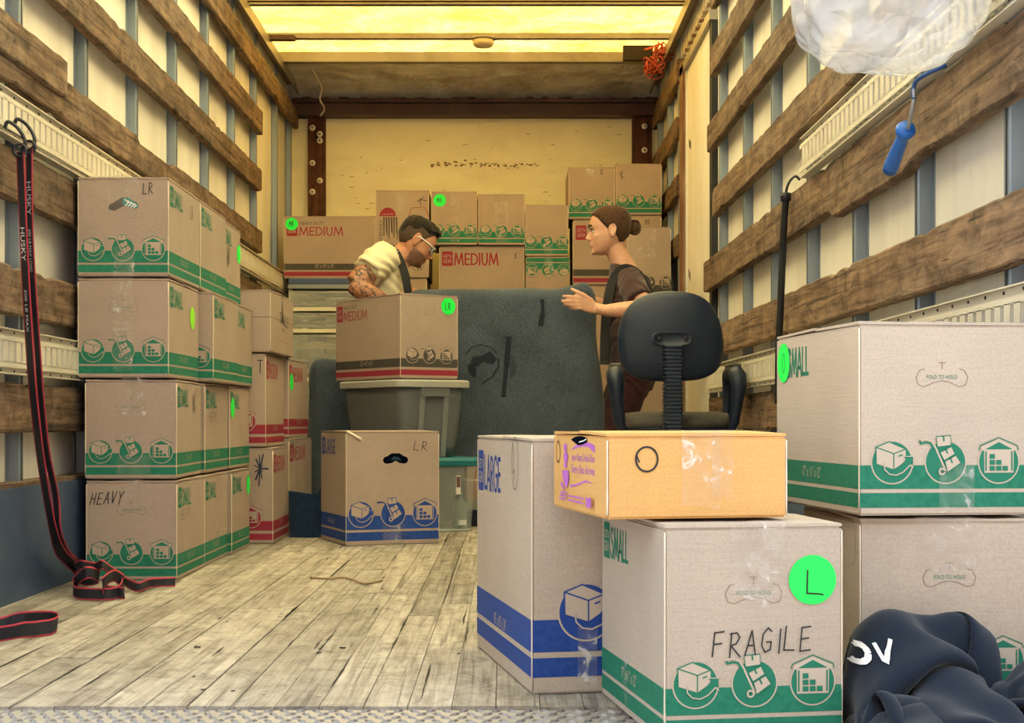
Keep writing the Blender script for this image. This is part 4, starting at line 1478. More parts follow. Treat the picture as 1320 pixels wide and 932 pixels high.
felt = fabric('grey_felt_blanket', (0.030, 0.044, 0.064, 1), (0.085, 0.108, 0.140, 1), 170, 0.15, 0.35)


def wrapped(x0, x1, y0, y1, H, rad, flare, seed, n=44, nz=40, droop=0.0):
    """rings of a draped box, from the floor up and over the top"""
    cx, cy = (x0 + x1) / 2, (y0 + y1) / 2
    w, d = (x1 - x0) / 2, (y1 - y0) / 2

    def ring(z, inset, lift=0.0, k=1.0):
        base = tote_ring(2 * (w - inset), 2 * (d - inset), min(0.06, (d - inset) * .8), z, 0, 0, 6)
        pts = []
        m = len(base)
        per = []
        for i in range(m):                      # resample evenly
            a, b2 = base[i], base[(i + 1) % m]
            L = (b2 - a).length
            c = max(1, int(L / 0.014))
            for q in range(c):
                per.append(a.lerp(b2, q / c))
        return [p + Vector((cx - (w - inset), cy - (d - inset), 0)) for p in per]
    ref = ring(0, 0)
    rings = []
    N = len(ref)
    zs = [(H - rad) * (k / nz) for k in range(nz + 1)] + [None] * 6
    for k in range(nz + 1):
        z = (H - rad) * k / nz
        t = 1 - z / H
        r = []
        for p in ref:
            dx, dy = p.x - cx, p.y - cy
            out = Vector((dx / w, dy / d, 0))
            out = Vector((out.x ** 3, out.y ** 3, 0)); out.normalize()
            u = p.x * 1.0 + p.y * 0.6
            fold = 0.020 * t * math.sin(u * 17 + seed + 2.5 * fbm(u * 2, z * 1.2, seed)) + 0.014 * fbm(u * 5, z * 2.2, seed + 3)
            crease = 0.010 * abs(math.sin((p.x + z * .55) * 9 + seed)) ** 4 * (0.4 + t)
            e = flare * t ** 1.2 * (1.0 + 0.6 * max(0, out.x)) + fold + crease
            r.append(p + out * e + Vector((0, 0, z)))
        rings.append(r)
    top = rings[-1]
    for q in range(1, 9):
        a = min(1.0, q / 5) * math.pi / 2
        r = []
        for p in top:
            c = Vector((cx, cy, 0))
            inset = rad * (1 - math.cos(a)) if q <= 5 else rad + (q - 5) / 3 * 0.999
            dx, dy = p.x - cx, p.y - cy
            if q <= 5:
                out = Vector(((dx / w) ** 3, (dy / d) ** 3, 0)); out.normalize()
                pp = p - out * inset
                z = H - rad + rad * math.sin(a)
            else:
                s = 1 - (q - 5) / 3 * 0.97
                out = Vector(((dx / w) ** 3, (dy / d) ** 3, 0)); out.normalize()
                pp = Vector((cx, cy, p.z)) + (p - out * rad - Vector((cx, cy, p.z))) * s
                z = H
            bumpz = 0.010 * fbm(pp.x * 4, pp.y * 5, seed + 9) + droop * math.exp(-((pp.x - x1 + .06) / .07) ** 2)
            r.append(Vector((pp.x, pp.y, z + bumpz * min(1, q / 3))))
        rings.append(r)
    return MB().loft(rings), rings


t = thing('wrapped_dresser', (0, 0, 0), 0, 'tall piece of furniture wrapped in a grey felt moving blanket, between the two movers', 'furniture')
wb, wr = wrapped(-0.455, 0.425, 6.93, 7.17, 1.098, 0.055, 0.055, 1.7, droop=0.03)
wb.build('moving_blanket', felt, t)


def front_y(x, z):
    """front surface of the blanket near (x, z)"""
    k = min(range(len(wr) - 9), key=lambda i: abs(wr[i][0].z - z))
    best = min((p for p in wr[k] if p.y < 7.02), key=lambda p: abs(p.x - x))
    return best.y


def on_blanket(pts, width, name='printed_mark', mat=None):
    q = []
    for (a, c) in zip(pts[:-1], pts[1:]):
        L = math.hypot(c[0] - a[0], c[1] - a[1]); n = max(1, int(L / 0.02))
        q += [(a[0] + (c[0] - a[0]) * i / n, a[1] + (c[1] - a[1]) * i / n) for i in range(n)]
    q.append(pts[-1])
    vs, fs = [], []
    k = len(q)
    for i, p in enumerate(q):
        a = q[max(0, i - 1)]; c = q[min(k - 1, i + 1)]
        d = Vector((c[0] - a[0], c[1] - a[1])).normalized()
        wv = width[i * (len(width) - 1) // max(1, k - 1)] if isinstance(width, (list, tuple)) else width
        for s in (-1, 0, 1):
            x, z = p[0] - d.y * s * wv / 2, p[1] + d.x * s * wv / 2
            vs.append((x, front_y(x, z) - 0.0035, z))
    for i in range(k - 1):
        for s in (0, 1):
            fs.append((i * 3 + s, (i + 1) * 3 + s, (i + 1) * 3 + s + 1, i * 3 + s + 1))
    b = MB().add(vs, fs, 0, True)
    return b.build(name, mat or M_mark, t)


M_mark = fabric('navy_stencil_ink', (0.010, 0.016, 0.026, 1), (0.022, 0.030, 0.040, 1), 90, 0.1, 0.3, False)
YD = 6.88
Q = lambda px, py: (X(px, YD), Z(py, YD))
on_blanket([Q(656, 433), Q(653, 470), Q(649, 512)], [0.026, 0.020, 0.024])
on_blanket([Q(697, 420), Q(700, 400), Q(699, 385)], [0.024, 0.016, 0.02])
on_blanket([Q(622, 494), Q(634, 486), Q(642, 474), Q(643, 462)], 0.008)
on_blanket([Q(604, 474), Q(612, 466), Q(622, 462), Q(630, 460), Q(638, 466)], [0.02, 0.05, 0.03, 0.06, 0.03])
on_blanket([Q(612, 486), Q(609, 478), Q(606, 473)], [0.012, 0.04, 0.03])
on_blanket([Q(601, 456), Q(608, 447), Q(620, 444), Q(632, 447), Q(641, 456)], 0.005)
for k in range(4):
    on_blanket([Q(659 + k * 2, 458 + k * 3), Q(657.5 + k * 2, 488 - k * 2)], 0.0035)

t2 = thing('wrapped_ottoman', (0, 0, 0), 0, 'low piece wrapped in a grey blanket, left of the grey tote', 'furniture')
wrapped(-0.925, -0.62, 6.94, 7.13, 0.765, 0.06, 0.03, 6.1)[0].build('moving_blanket', felt, t2)

# ------------------------------------------------------------------ office chair seen from behind
YC = 5.2
t = thing('office_chair', (X(866, YC), YC + 0.25, 0), 0.0, 'black swivel office chair with a ribbed back post, seen from behind', 'chair')
ox, oy = X(866, YC), YC + 0.25
black_pl = simple('black_plastic', (0.0060, 0.0145, 0.034, 1), 0.45)
black_pl2 = simple('worn_black_plastic', (0.012, 0.022, 0.042, 1), 0.4)
weave = fabric('taupe_seat_weave', (0.045, 0.040, 0.032, 1), (0.115, 0.105, 0.085, 1), 240, 0.1, 0.6, False)
out = [(797, 442), (799, 422), (804, 406), (813, 392), (826, 382), (845, 376), (866, 374.5), (888, 376), (906, 382), (918, 392), (927, 407), (932, 424), (934.5, 444), (933, 462), (928, 474), (918, 483), (902, 489), (880, 491), (860, 491.5), (835, 490), (818, 485), (806, 476), (800, 463)]


def spline(pts, n):
    """closed Catmull-Rom"""
    k = len(pts); r = []
    for i in range(k):
        p0, p1, p2, p3 = (Vector(pts[(i + j) % k]) for j in (-1, 0, 1, 2))
        for q in range(n):
            s = q / n
            r.append(0.5 * ((2 * p1) + (-p0 + p2) * s + (2 * p0 - 5 * p1 + 4 * p2 - p3) * s * s + (-p0 + 3 * p1 - 3 * p2 + p3) * s ** 3))
    return r


oc = [Vector((X(p.x, YC) - ox, 0, Z(p.y, YC))) for p in spline(out, 4)]
cz = sum(p.z for p in oc) / len(oc)


def plate(scale, y, bow=0.0):
    r = []
    for p in oc:
        q = Vector((p.x * scale, 0, cz + (p.z - cz) * scale))
        q.y = y - bow * (q.x / .22) ** 2 * -1 + 0.02 * ((q.z - cz) / .18) ** 2
        r.append(q)
    return r


yb0 = YC - oy
b = MB()
b.loft([plate(0.05, yb0 - 0.012, .03), plate(0.5, yb0 - .011, .03), plate(0.85, yb0 - .008, .03), plate(0.965, yb0 - .002, .03), plate(1.0, yb0 + .008, .03), plate(1.0, yb0 + .018, .03)])
b.build('back_shell', black_pl, t)
b = MB()
b.loft([plate(0.99, yb0 + .018, .03), plate(1.0, yb0 + .03, .03), plate(.97, yb0 + .055, .03), plate(.85, yb0 + .068, .03), plate(.4, yb0 + .075, .03), plate(0.03, yb0 + .076, .03)])
b.build('back_cushion', weave, t)
zc = Z(437, YC)
pl = []
for yy, s in ((-.022, .86), (-.028, .95), (-.024, 1.0), (-.010, 1.02)):
    ring = []
    for cxx, a0 in ((.042, -90), (-.042, 90)):
        for k in range(11):
            an = math.radians(a0 + 180 * k / 10)
            ring.append(Vector(((cxx + .030 * math.cos(an)) * s, yb0 + yy, zc + .0235 * math.sin(an) * s)))
    pl.append(ring)
pl.insert(0, [Vector((p.x * .05, p.y - .001, zc + (p.z - zc) * .05)) for p in pl[0]])
MB().loft(pl).build('mount_plate', black_pl2, t)
rx = Matrix.Rotation(math.pi / 2, 3, 'X')
for sx in (-.046, .046):
    MB().lathe([(.0075, 0), (.0075, .003), (.005, .0045), (.001, .004)], 12, 0, (sx, yb0 - .026, zc), rx).build('screw', simple('dark_screw', (.03, .03, .032, 1), .35, .6), t)
# ribbed sleeve round the back post
z0, z1 = 0.435, Z(445, YC)
rings = []
n = 23
for k in range(n):
    za = z0 + (z1 - z0) * k / n
    dz = (z1 - z0) / n
    for f_, hw in ((0.05, .0285), (0.3, .034), (0.7, .034), (0.95, .0285)):
        z = za + dz * f_
        hy = hw * .62
        y = yb0 - .034 + 0.02 * ((z - zc) / .3) ** 2 * 0
        rings.append([Vector((a * hw, y + c * hy, z)) for a, c in ((-1, -.7), (-.8, -1), (.8, -1), (1, -.7), (1, 1), (-1, 1))])
MB().loft(rings, smooth=False).build('ribbed_sleeve', black_pl2, t)
b = MB()
b.tube([(0, yb0 - .034, .47), (0, yb0 - .034, .43), (0, yb0 - .01, .405), (0, yb0 + .06, .398), (0, .0, .398)], [.02, .02, .022, .022, .022], 10)
b.build('back_post', black_pl, t)


def sup(w, d, z, n=40, e=3.2, cy=0.0):
    r = []
    for k in range(n):
        a = 2 * math.pi * k / n
        c, s = math.cos(a), math.sin(a)
        r.append(Vector((w * math.copysign(abs(c) ** (2 / e), c), cy + d * math.copysign(abs(s) ** (2 / e), s), z)))
    return r


b = MB()
b.loft([[p + Vector((.033, 0, 0)) for p in sup(w * .86, d * .9, z)] for w, d, z in ((.03, .03, .447), (.215, .205, .446), (.238, .226, .455), (.242, .230, .470), (.238, .226, .490), (.222, .21, .504), (.16, .15, .509), (.02, .02, .508))])
b.build('seat_cushion', weave, t)
b = MB()
b.loft([[p + Vector((.033, 0, 0)) for p in sup(w * .86, d * .9, z)] for w, d, z in ((.10, .10, .412), (.20, .19, .425), (.232, .22, .444), (.234, .222, .452))])
b.build('seat_pan', black_pl, t)
for s in (-1, 1):
    sx = lambda px: s * abs(X(px, YC) - ox)
    b = MB()
    w1 = 0.275
    pts = [(s * .20, -.11, .432), (s * .245, -.125, .436), (s * .268, -.135, .47), (s * .282, -.145, .56), (s * .288, -.15, .635), (s * .287, -.14, .680), (s * .285, -.10, .697), (s * .284, .03, .697), (s * .283, .075, .680), (s * .280, .08, .63), (s * .272, .06, .54), (s * .262, .05, .47), (s * .24, .045, .436), (s * .20, .04, .432)]
    rr_ = [.016, .022, .023, .025, .033, .035, .032, .032, .03, .024, .02, .02, .02, .016]
    pts = [(.033 + p[0] * .765, p[1] * .9, .47 + (p[2] - .47) * .80 if p[2] > .47 else p[2]) for p in pts]
    b.tube(pts, [r * .9 for r in rr_], 12)
    b.build('armrest', black_pl, t)
    MB().box(.033 + s * .217 - .021, .033 + s * .217 + .021, -.10, .045, .672, .686, bev=.006).build('arm_pad', simple('worn_arm_pad', (.075, .07, .055, 1), .6), t)
MB().lathe([(.026, .10), (.026, .30), (.035, .31), (.05, .36), (.07, .40), (.07, .413)], 18).build('gas_column', black_pl2, t)
for k in range(5):
    a = math.radians(20 + 72 * k)
    d = Vector((math.cos(a), math.sin(a), 0))
    b = MB(); b.tube([Vector((0, 0, .105)), d * .12 + Vector((0, 0, .10)), d * .27 + Vector((0, 0, .068))], [.028, .022, .016], 10)
    leg = b.build('base_arm', black_pl, t)
    p = d * .27
    tv = Vector((-d.y, d.x, 0))
    for q in (-1, 1):
        c = p + tv * .014 * q + Vector((0, 0, .0275))
        rot = Matrix.Rotation(a, 3, 'Z') @ Matrix.Rotation(math.pi / 2, 3, 'X')
        MB().lathe([(.008, -.009), (.0265, -.008), (.0275, 0), (.0265, .008), (.008, .009)], 16, 0, c, rot).build('caster_wheel', black_pl2, leg)
    MB().tube([p + Vector((0, 0, .03)), p + Vector((0, 0, .066))], .006, 8).build('caster_stem', black_pl2, leg)


# ------------------------------------------------------------------ straps
strap_mats = [simple('black_webbing', (0.016, 0.018, 0.024, 1), 0.75), simple('red_webbing_edge', (0.42, 0.035, 0.06, 1), 0.7)]


def ribbon(pts, wid, width, th=0.0018, edge=0.004):
    """webbing: pts centre line, wid a width direction (or one per point)"""
    pts = [Vector(p) for p in pts]
    k = len(pts)
    ws = [Vector(w).normalized() for w in (wid if isinstance(wid, list) else [wid] * k)]
    vs = []
    for i, p in enumerate(pts):
        d = (pts[min(k - 1, i + 1)] - pts[max(0, i - 1)]).normalized()
        w = (ws[i] - d * ws[i].dot(d)).normalized()
        n = d.cross(w) * th / 2
        for s in (-width / 2, -width / 2 + edge, width / 2 - edge, width / 2):
            vs.append(p + w * s + n)
        for s in (width / 2, width / 2 - edge, -width / 2 + edge, -width / 2):
            vs.append(p + w * s - n)
    b = MB()
    base = len(b.v)
    b.v += [tuple(v) for v in vs]
    for i in range(k - 1):
        for j in range(8):
            a = i * 8 + j; c = i * 8 + (j + 1) % 8
            b.f.append((a, c, c + 8, a + 8)); b.m.append(0 if j in (1, 5) else 1); b.s.append(True)
    for e in (0, (k - 1) * 8):
        b.f.append(tuple(e + j for j in range(8))); b.m.append(0); b.s.append(False)
    return b


def cr(pts, n=6):
    """open Catmull-Rom through pts"""
    P_ = [Vector(p) for p in pts]
    P_ = [P_[0] * 2 - P_[1]] + P_ + [P_[-1] * 2 - P_[-2]]
    r = []
    for i in range(1, len(P_) - 2):
        p0, p1, p2, p3 = P_[i - 1:i + 3]
        for q in range(n):
            s = q / n
            r.append(0.5 * ((2 * p1) + (-p0 + p2) * s + (2 * p0 - 5 * p1 + 4 * p2 - p3) * s * s + (-p0 + 3 * p1 - 3 * p2 + p3) * s ** 3))
    r.append(P_[-2])
    return r


def onwall(px, py, xw):
    Y = xw * F / (px - VPX)
    return Vector((xw, Y, Z(py, Y)))


def onfloor(px, py, z=0.0):
    Y = (H0 - z) * F / (py - VPY)
    return Vector((X(px, Y), Y, z))


wrt = simple('white_strap_print', (0.75, 0.75, 0.75, 1), 0.6)
hook_mat = simple('black_coated_hook', (0.012, 0.013, 0.016, 1), 0.4)
wv = Vector((0.80, -0.60, 0))
for k, (xw, dx, lab) in enumerate(((-1.235, 0, 'wide black lashing strap with red edges hanging from the left wall track into a pile'), (-1.222, 11, 'narrower black lashing strap with red edges, right one of the hanging pair'))):
    st = thing('lashing_strap', (0, 0, 0), 0, lab, 'strap', 'black lashing straps')
    if k == 0:
        top = [onwall(x, y, xw) for x, y in ((26, 196), (28, 245), (30, 300), (33, 360), (37, 430), (42, 500), (51, 580), (62, 650), (72, 695))]
        fl = [onfloor(88, 738, .03), onfloor(108, 748, .018), onfloor(128, 744, .045), onfloor(112, 738, .075), onfloor(96, 752, .03), onfloor(98, 764, .018), onfloor(126, 766, .018), onfloor(150, 764, .02), onfloor(159, 752, .03), onfloor(147, 742, .055), onfloor(133, 752, .05), onfloor(138, 762, .02), onfloor(160, 765, .017)]
    else:
        top = [onwall(x, y, xw) for x, y in ((38, 192), (38, 245), (39, 300), (42, 360), (47, 430), (52, 500), (60, 580), (72, 640), (76, 690))]
        fl = [onfloor(92, 730, .05), onfloor(104, 728, .085), onfloor(122, 731, .075), onfloor(132, 728, .09), onfloor(142, 735, .06), onfloor(152, 742, .03), onfloor(165, 752, .018), onfloor(178, 757, .018), onfloor(192, 752, .018), onfloor(208, 750.5, .018), onfloor(226, 750, .018)]
    pts = cr(top + fl, 5)
    ntop = (len(top) - 1) * 5
    wd = []
    for i in range(len(pts)):
        f_ = min(1, max(0, (i - ntop) / 6))
        wd.append((wv * (1 - f_) + Vector((0.12 * math.sin(i * .5), 0.25 * math.cos(i * .33), 1)) * f_))
    for i, p in enumerate(pts):
        if p.z < .018:
            p.z = .018
        p.y = min(p.y, 4.385) if p.z < .3 else p.y
        p.x = max(p.x, -1.255)
    ribbon(pts, wd, 0.033 if k == 0 else 0.027).build('webbing', strap_mats, st)
    hp = top[0]
    hk_pts = [hp + Vector((0, 0, -.004)), hp + Vector((0.012, 0, .008)), hp + Vector((0.012, 0, .03)), hp + Vector((0.002, 0.002, .05)), hp + Vector((-.014, .004, .068)), hp + Vector((-.034, .006, .078)), hp + Vector((-.042, .008, .062))]
    MB().tube(cr(hk_pts, 4), .0048, 8).build('hook', hook_mat, st)
    MB().tube([hp + Vector((.0 + .016 * math.cos(a), -.004, .004 + .016 * math.sin(a))) for a in [i * .4487989 for i in range(14)]], .004, 7, closed=True).build('buckle_ring', hook_mat, st)

    def along(s):
        i = int(s * ntop); fr = s * ntop - i
        return pts[i].lerp(pts[i + 1], fr)
    for (s, txt, L, hh) in (((.235 if k == 0 else .10), 'HUSKY', .085, .017), ((.40 if k == 0 else .24), '600 LB MAX LOAD' if k else '300 LB MAX', .11, .010)):
        me = text_mesh(txt, wrt, L, hh)
        p = along(s); q = along(s + .08)
        u = (q - p).normalized(); v = (wv - u * wv.dot(u)).normalized(); n = u.cross(v)
        o_ = p + n * .0025 - v * hh * .5
        put('lettering', me, st, Matrix(((u.x, v.x, n.x, o_.x), (u.y, v.y, n.y, o_.y), (u.z, v.z, n.z, o_.z), (0, 0, 0, 1))))

st = thing('lashing_strap', (0, 0, 0), 0, 'short looped black and red strap lying on the floor at the far left edge', 'strap', 'black lashing straps')
lp = [onfloor(-40, 812, .02), onfloor(0, 806, .022), onfloor(18, 801, .03), onfloor(34, 798, .034), onfloor(58, 797, .028), onfloor(70, 798, .024), onfloor(74, 803, .021), onfloor(66, 808, .019), onfloor(48, 811, .018), onfloor(30, 812, .024), onfloor(14, 815, .022), onfloor(-30, 822, .018)]
pts = cr(lp, 5)
for p in pts:
    p.x = max(p.x, -1.272)
    p.z = max(p.z, .0185)
ribbon(pts, [Vector((.1, .35 * math.sin(i * .22), 1)) for i in range(len(pts))], 0.036).build('webbing', strap_mats, st)
u = Vector((1, -.06, -.10)).normalized(); v = Vector((0.08, .2, 1)); v = (v - u * v.dot(u)).normalized(); n = u.cross(v)
o_ = onfloor(28, 812, .012) + Vector((0, -.018, 0))
put('lettering', text_mesh('HUSKY', wrt, 0.042, 0.015), st, Matrix(((u.x, v.x, n.x, o_.x), (u.y, v.y, n.y, o_.y), (u.z, v.z, n.z, o_.z), (0, 0, 0, 1))))

# black rubber tie hooked to the end of the right hand track
st = thing('rubber_tie', (0, 0, 0), 0, 'black rubber tie hooked over the end of the right wall track', 'strap')
xw = 0.878
tp = [onwall(x, y, xw) for x, y in ((1013, 254), (1010, 300), (1008, 350), (1006, 400), (1004, 440), (1003, 520))]
b = MB().tube(cr(tp, 4), .0115, 10)
b.tube([tp[0] + Vector((0, 0, .012)), tp[0] + Vector((0, 0, -.012))], .0165, 10)
b.build('rubber_band', simple('black_rubber', (0.010, 0.011, 0.013, 1), 0.55), st)
hp = tp[0]
MB().tube(cr([hp + Vector((0, 0, .008)), hp + Vector((.003, -.004, .03)), hp + Vector((.012, -.006, .05)), hp + Vector((.028, -.008, .064)), hp + Vector((.042, -.012, .052))], 4), .0042, 8).build('wire_hook', hook_mat, st)

# paint roller handle hanging from the right hand track
st = thing('paint_roller_handle', (0, 0, 0), 0, 'blue paint roller handle hanging by its wire from the right wall track', 'tool')
xw = 0.838
wp = [onwall(x, y, xw) for x, y in ((1188, 84), (1185, 96), (1179, 108), (1178, 128), (1174, 150), (1170, 166))]
wp[0].x += .05; wp[1].x += .012
MB().tube(cr(wp, 5), .0042, 8).build('wire_rod', simple('bright_rod', (0.35, 0.38, 0.42, 1), 0.35, 0.6), st)
MB().tube(cr(wp[:4], 5), .0048, 8).build('rod_sleeve', simple('blue_sleeve', (0.02, 0.07, 0.22, 1), 0.5), st)
a, c = onwall(1169, 164, xw), onwall(1147, 219, xw)
prof = [(0, .017), (.06, .0215), (.13, .019), (.2, .0125), (.32, .0135), (.6, .0155), (.85, .0165), (1.0, .0165)]
b = MB(); b.tube([a.lerp(c, s) for s, r in prof], [r for s, r in prof], 18)
b.build('grip', simple('blue_grip_plastic', (0.015, 0.12, 0.48, 1), 0.4), st)
d = (c - a).normalized()
b = MB(); b.tube([c + d * .0004, c + d * .0012], .011, 14); b.build('grip_hole', M['dark_hole'], st)

# ------------------------------------------------------------------ clear plastic bag hanging at the upper right
st = thing('plastic_bag', (0.712, 2.66, 1.362), 0, 'bulging clear plastic bag hanging at the upper right wall', 'bag')


def bag_mat():
    m, nt, b = new_mat('milky_plastic_film')
    b.inputs['Base Color'].default_value = (0.70, 0.72, 0.73, 1)
    b.inputs['Roughness'].default_value = 0.16
    b.inputs['Specular IOR Level'].default_value = 0.7
    n = tex_noise(nt, coords(nt, (1, 1, 1), rand_shift=False), 7, 5, 0.6, 1.5)
    link(nt, ramp(nt, n, [(0.35, grey(0.34)), (0.65, grey(0.52))]), b.inputs['Alpha'])
    vd = nt.nodes.new('ShaderNodeVectorMath'); vd.operation = 'ADD'       # creases: ridges between warped noise cells
    v = coords(nt, (1, 1, .8), rand_shift=False)
    wn_ = nt.nodes.new('ShaderNodeTexNoise'); wn_.inputs['Scale'].default_value = 6; link(nt, v, wn_.inputs['Vector'])
    sc = nt.nodes.new('ShaderNodeVectorMath'); sc.operation = 'SCALE'; sc.inputs['Scale'].default_value = .28
    link(nt, wn_.outputs['Color'], sc.inputs[0]); link(nt, v, vd.inputs[0]); link(nt, sc.outputs[0], vd.inputs[1])
    vo = nt.nodes.new('ShaderNodeTexVoronoi'); vo.feature = 'DISTANCE_TO_EDGE'; vo.inputs['Scale'].default_value = 9
    link(nt, vd.outputs[0], vo.inputs['Vector'])
    h = nt.nodes.new('ShaderNodeMath'); h.operation = 'MINIMUM'; h.inputs[1].default_value = .16
    link(nt, vo.outputs['Distance'], h.inputs[0])
    bump(nt, b, h.outputs[0], 0.5, 0.08)
    return m


def bagpt(u, v):
    a = 2 * math.pi * u
    th = math.pi * (0.012 + 0.976 * v)
    d = Vector((math.sin(th) * math.cos(a), math.sin(th) * math.sin(a), -math.cos(th)))
    p = Vector((0.190 * math.copysign(abs(d.x) ** .8, d.x), 0.115 * d.y, 0.232 * math.copysign(abs(d.z) ** .6, d.z)))
    p.z += 0.05 * max(0, d.x) ** 2 + 0.02 * d.x - (0.02 if d.z < 0 else 0) * (1 - abs(d.x))
    q = Vector((d.x * 1.6 + .4 * d.z, d.y * 1.6, d.z * 1.3 - .3 * d.x))
    w = Vector((noise.noise(q + Vector((7, 1, 2))), noise.noise(q + Vector((1, 9, 4))), noise.noise(q + Vector((3, 5, 8))))) * .9
    r1 = 1 - abs(noise.noise(q * 1.7 + w)) * 2.6                      # sharp creases between smooth bulges
    r2 = 1 - abs(noise.noise(q * 3.6 + w * 2 + Vector((4, 4, 4)))) * 2.6
    p += d * (0.034 * noise.noise(q * 1.1 + w * .3) + 0.010 * noise.noise(q * 2.6 + w))
    if d.x > .80:
        p.x += (d.x - .80) * 0.10; p.z += (d.x - .8) * .02
    return p


b = MB()
b.grid(bagpt, 150, 90)
b.build('bag_film', bag_mat(), st)
MB().tube([(0, 0, .22), (.01, .01, .30), (.0, .0, .42), (.06, .05, .70), (.15, .1, .78)], [.05, .018, .012, .006, .006], 10).build('bag_neck', simple('twisted_film', (0.8, 0.82, 0.84, 1), 0.3, alpha=.8), st)
b = MB()
b.grid(lambda u, v: Vector((-.08 + .18 * u, .01 + .03 * math.sin(u * 5), .10 + .17 * v + .02 * math.sin(u * 9))) + Vector((0, .03 * math.sin(v * 6 + u * 4), 0)), 24, 16)
b.build('crumpled_film', bag_mat(), st)

# ------------------------------------------------------------------ small things
st = tag(MB().tube(cr([onfloor(400, 744.5, .005), onfloor(425, 746, .005), onfloor(441, 744.5, .009), onfloor(456, 747.5, .006), onfloor(468, 752, .005), onfloor(482, 750.5, .005), onfloor(492, 748.5, .006)], 5), [.0035] * 31, 7).build('dry_twig', simple('pale_brown_twig', (0.28, 0.20, 0.12, 1), 0.8)), 'thin crooked twig lying on the wooden floor', 'twig')
b = MB(); rr = random.Random(12)
for k in range(34):
    p = onfloor(rr.uniform(240, 600), rr.uniform(720, 905), 0.0)
    s = rr.uniform(.001, .0032)
    b.box(p.x - s * 2, p.x + s * 2, p.y - s, p.y + s, 0.0, s * .7, 0 if k % 3 else 1, Matrix.Rotation(rr.uniform(0, 3), 3, 'Z'))
o = b.build('floor_debris', [simple('pale_chips', (0.5, 0.45, 0.36, 1), .9), simple('dark_chips', (.03, .025, .02, 1), .9)]); o['kind'] = 'stuff'; tag(o, 'scattered wood chips and grit on the wooden floor', 'debris')
# orange netting tucked under the right roof corner
st = thing('netting_bundle', (X(848, 8.3), 8.3, Z(72, 8.3)), 0, 'tangled bundle of orange red netting stuffed in the upper right roof corner', 'netting')
b = MB(); rr = random.Random(4)
for k in range(46):
    c = Vector((rr.gauss(0, .03) + (-.03 if k % 2 else .02), rr.gauss(0, .03), rr.gauss(0, .022) + (-.055 if k % 2 else .02)))
    r = rr.uniform(.018, .045)
    ax = Vector((rr.uniform(-1, 1), rr.uniform(-1, 1), rr.uniform(-1, 1))).normalized()
    u = ax.orthogonal().normalized(); w = ax.cross(u)
    b.tube([c + (u * math.cos(a) + w * math.sin(a) * rr.uniform(.7, 1.1)) * r for a in [q * .6283 for q in range(10)]], .0045, 5, closed=True)
o = b.build('net_cord', simple('orange_red_cord', (0.42, 0.075, 0.045, 1), 0.8), st); o['kind'] = 'stuff'
MB().box(-.19, -.02, .05, .09, -.01, .085).build('wood_block', simple('dark_timber_block', (0.03, 0.022, 0.016, 1), 0.8), st)
o = MB().box(PL + .06, PL + .21, 8.02, 8.07, 2.55, 2.575).build('bow_bracket', M['dark_beam'], ceiling)
o = MB().tube(cr([(-1.15, 8.75, 2.56), (-1.12, 8.95, 2.5), (-1.135, 9.0, 2.44), (-1.12, 9.1, 2.40), (-1.15, 9.13, 2.36)], 5), .006, 6).build('loose_wire', simple('dirty_white_wire', (0.55, 0.52, 0.45, 1), 0.6), ceiling)


# ------------------------------------------------------------------ people
HEAD = [  # z, front x, back x, half width; eye level is z = 0
    (-.117, .052, .030, .012), (-.112, .068, .010, .026), (-.100, .079, -.008, .041), (-.085, .081, -.030, .052), (-.070, .081, -.052, .060), (-.055, .084, -.068, .065),
    (-.030, .085, -.088, .071), (-.010, .083, -.098, .073), (0.0, .081, -.101, .0735), (.012, .085, -.103, .074), (.025, .089, -.104, .0745), (.050, .085, -.103, .074), (.075, .072, -.095, .068),
    (.095, .052, -.080, .055), (.108, .028, -.060, .039), (.115, .0, -.035, .018), (.117, -.012, -.022, .006)]


def head_at(z):
    z = max(HEAD[0][0], min(HEAD[-1][0], z))
    for a, c in zip(HEAD[:-1], HEAD[1:]):
        if a[0] <= z <= c[0]:
            s = (z - a[0]) / (c[0] - a[0]); s2 = s
            return [a[i] + (c[i] - a[i]) * s2 for i in (1, 2, 3)]


def head_pt(z, ang, off=0.0):
    f_, bk, w = head_at(z)
    cx, hx = (f_ + bk) / 2, (f_ - bk) / 2
    c, s = math.cos(ang), math.sin(ang)
    e = 2 / 2.35
    p = Vector((cx + hx * math.copysign(abs(c) ** e, c), w * math.copysign(abs(s) ** e, s), z))
    n = Vector((c / max(hx, .01) * .08, s / max(w, .01) * .08, (z - .02) * 7))
    return p + n.normalized() * off


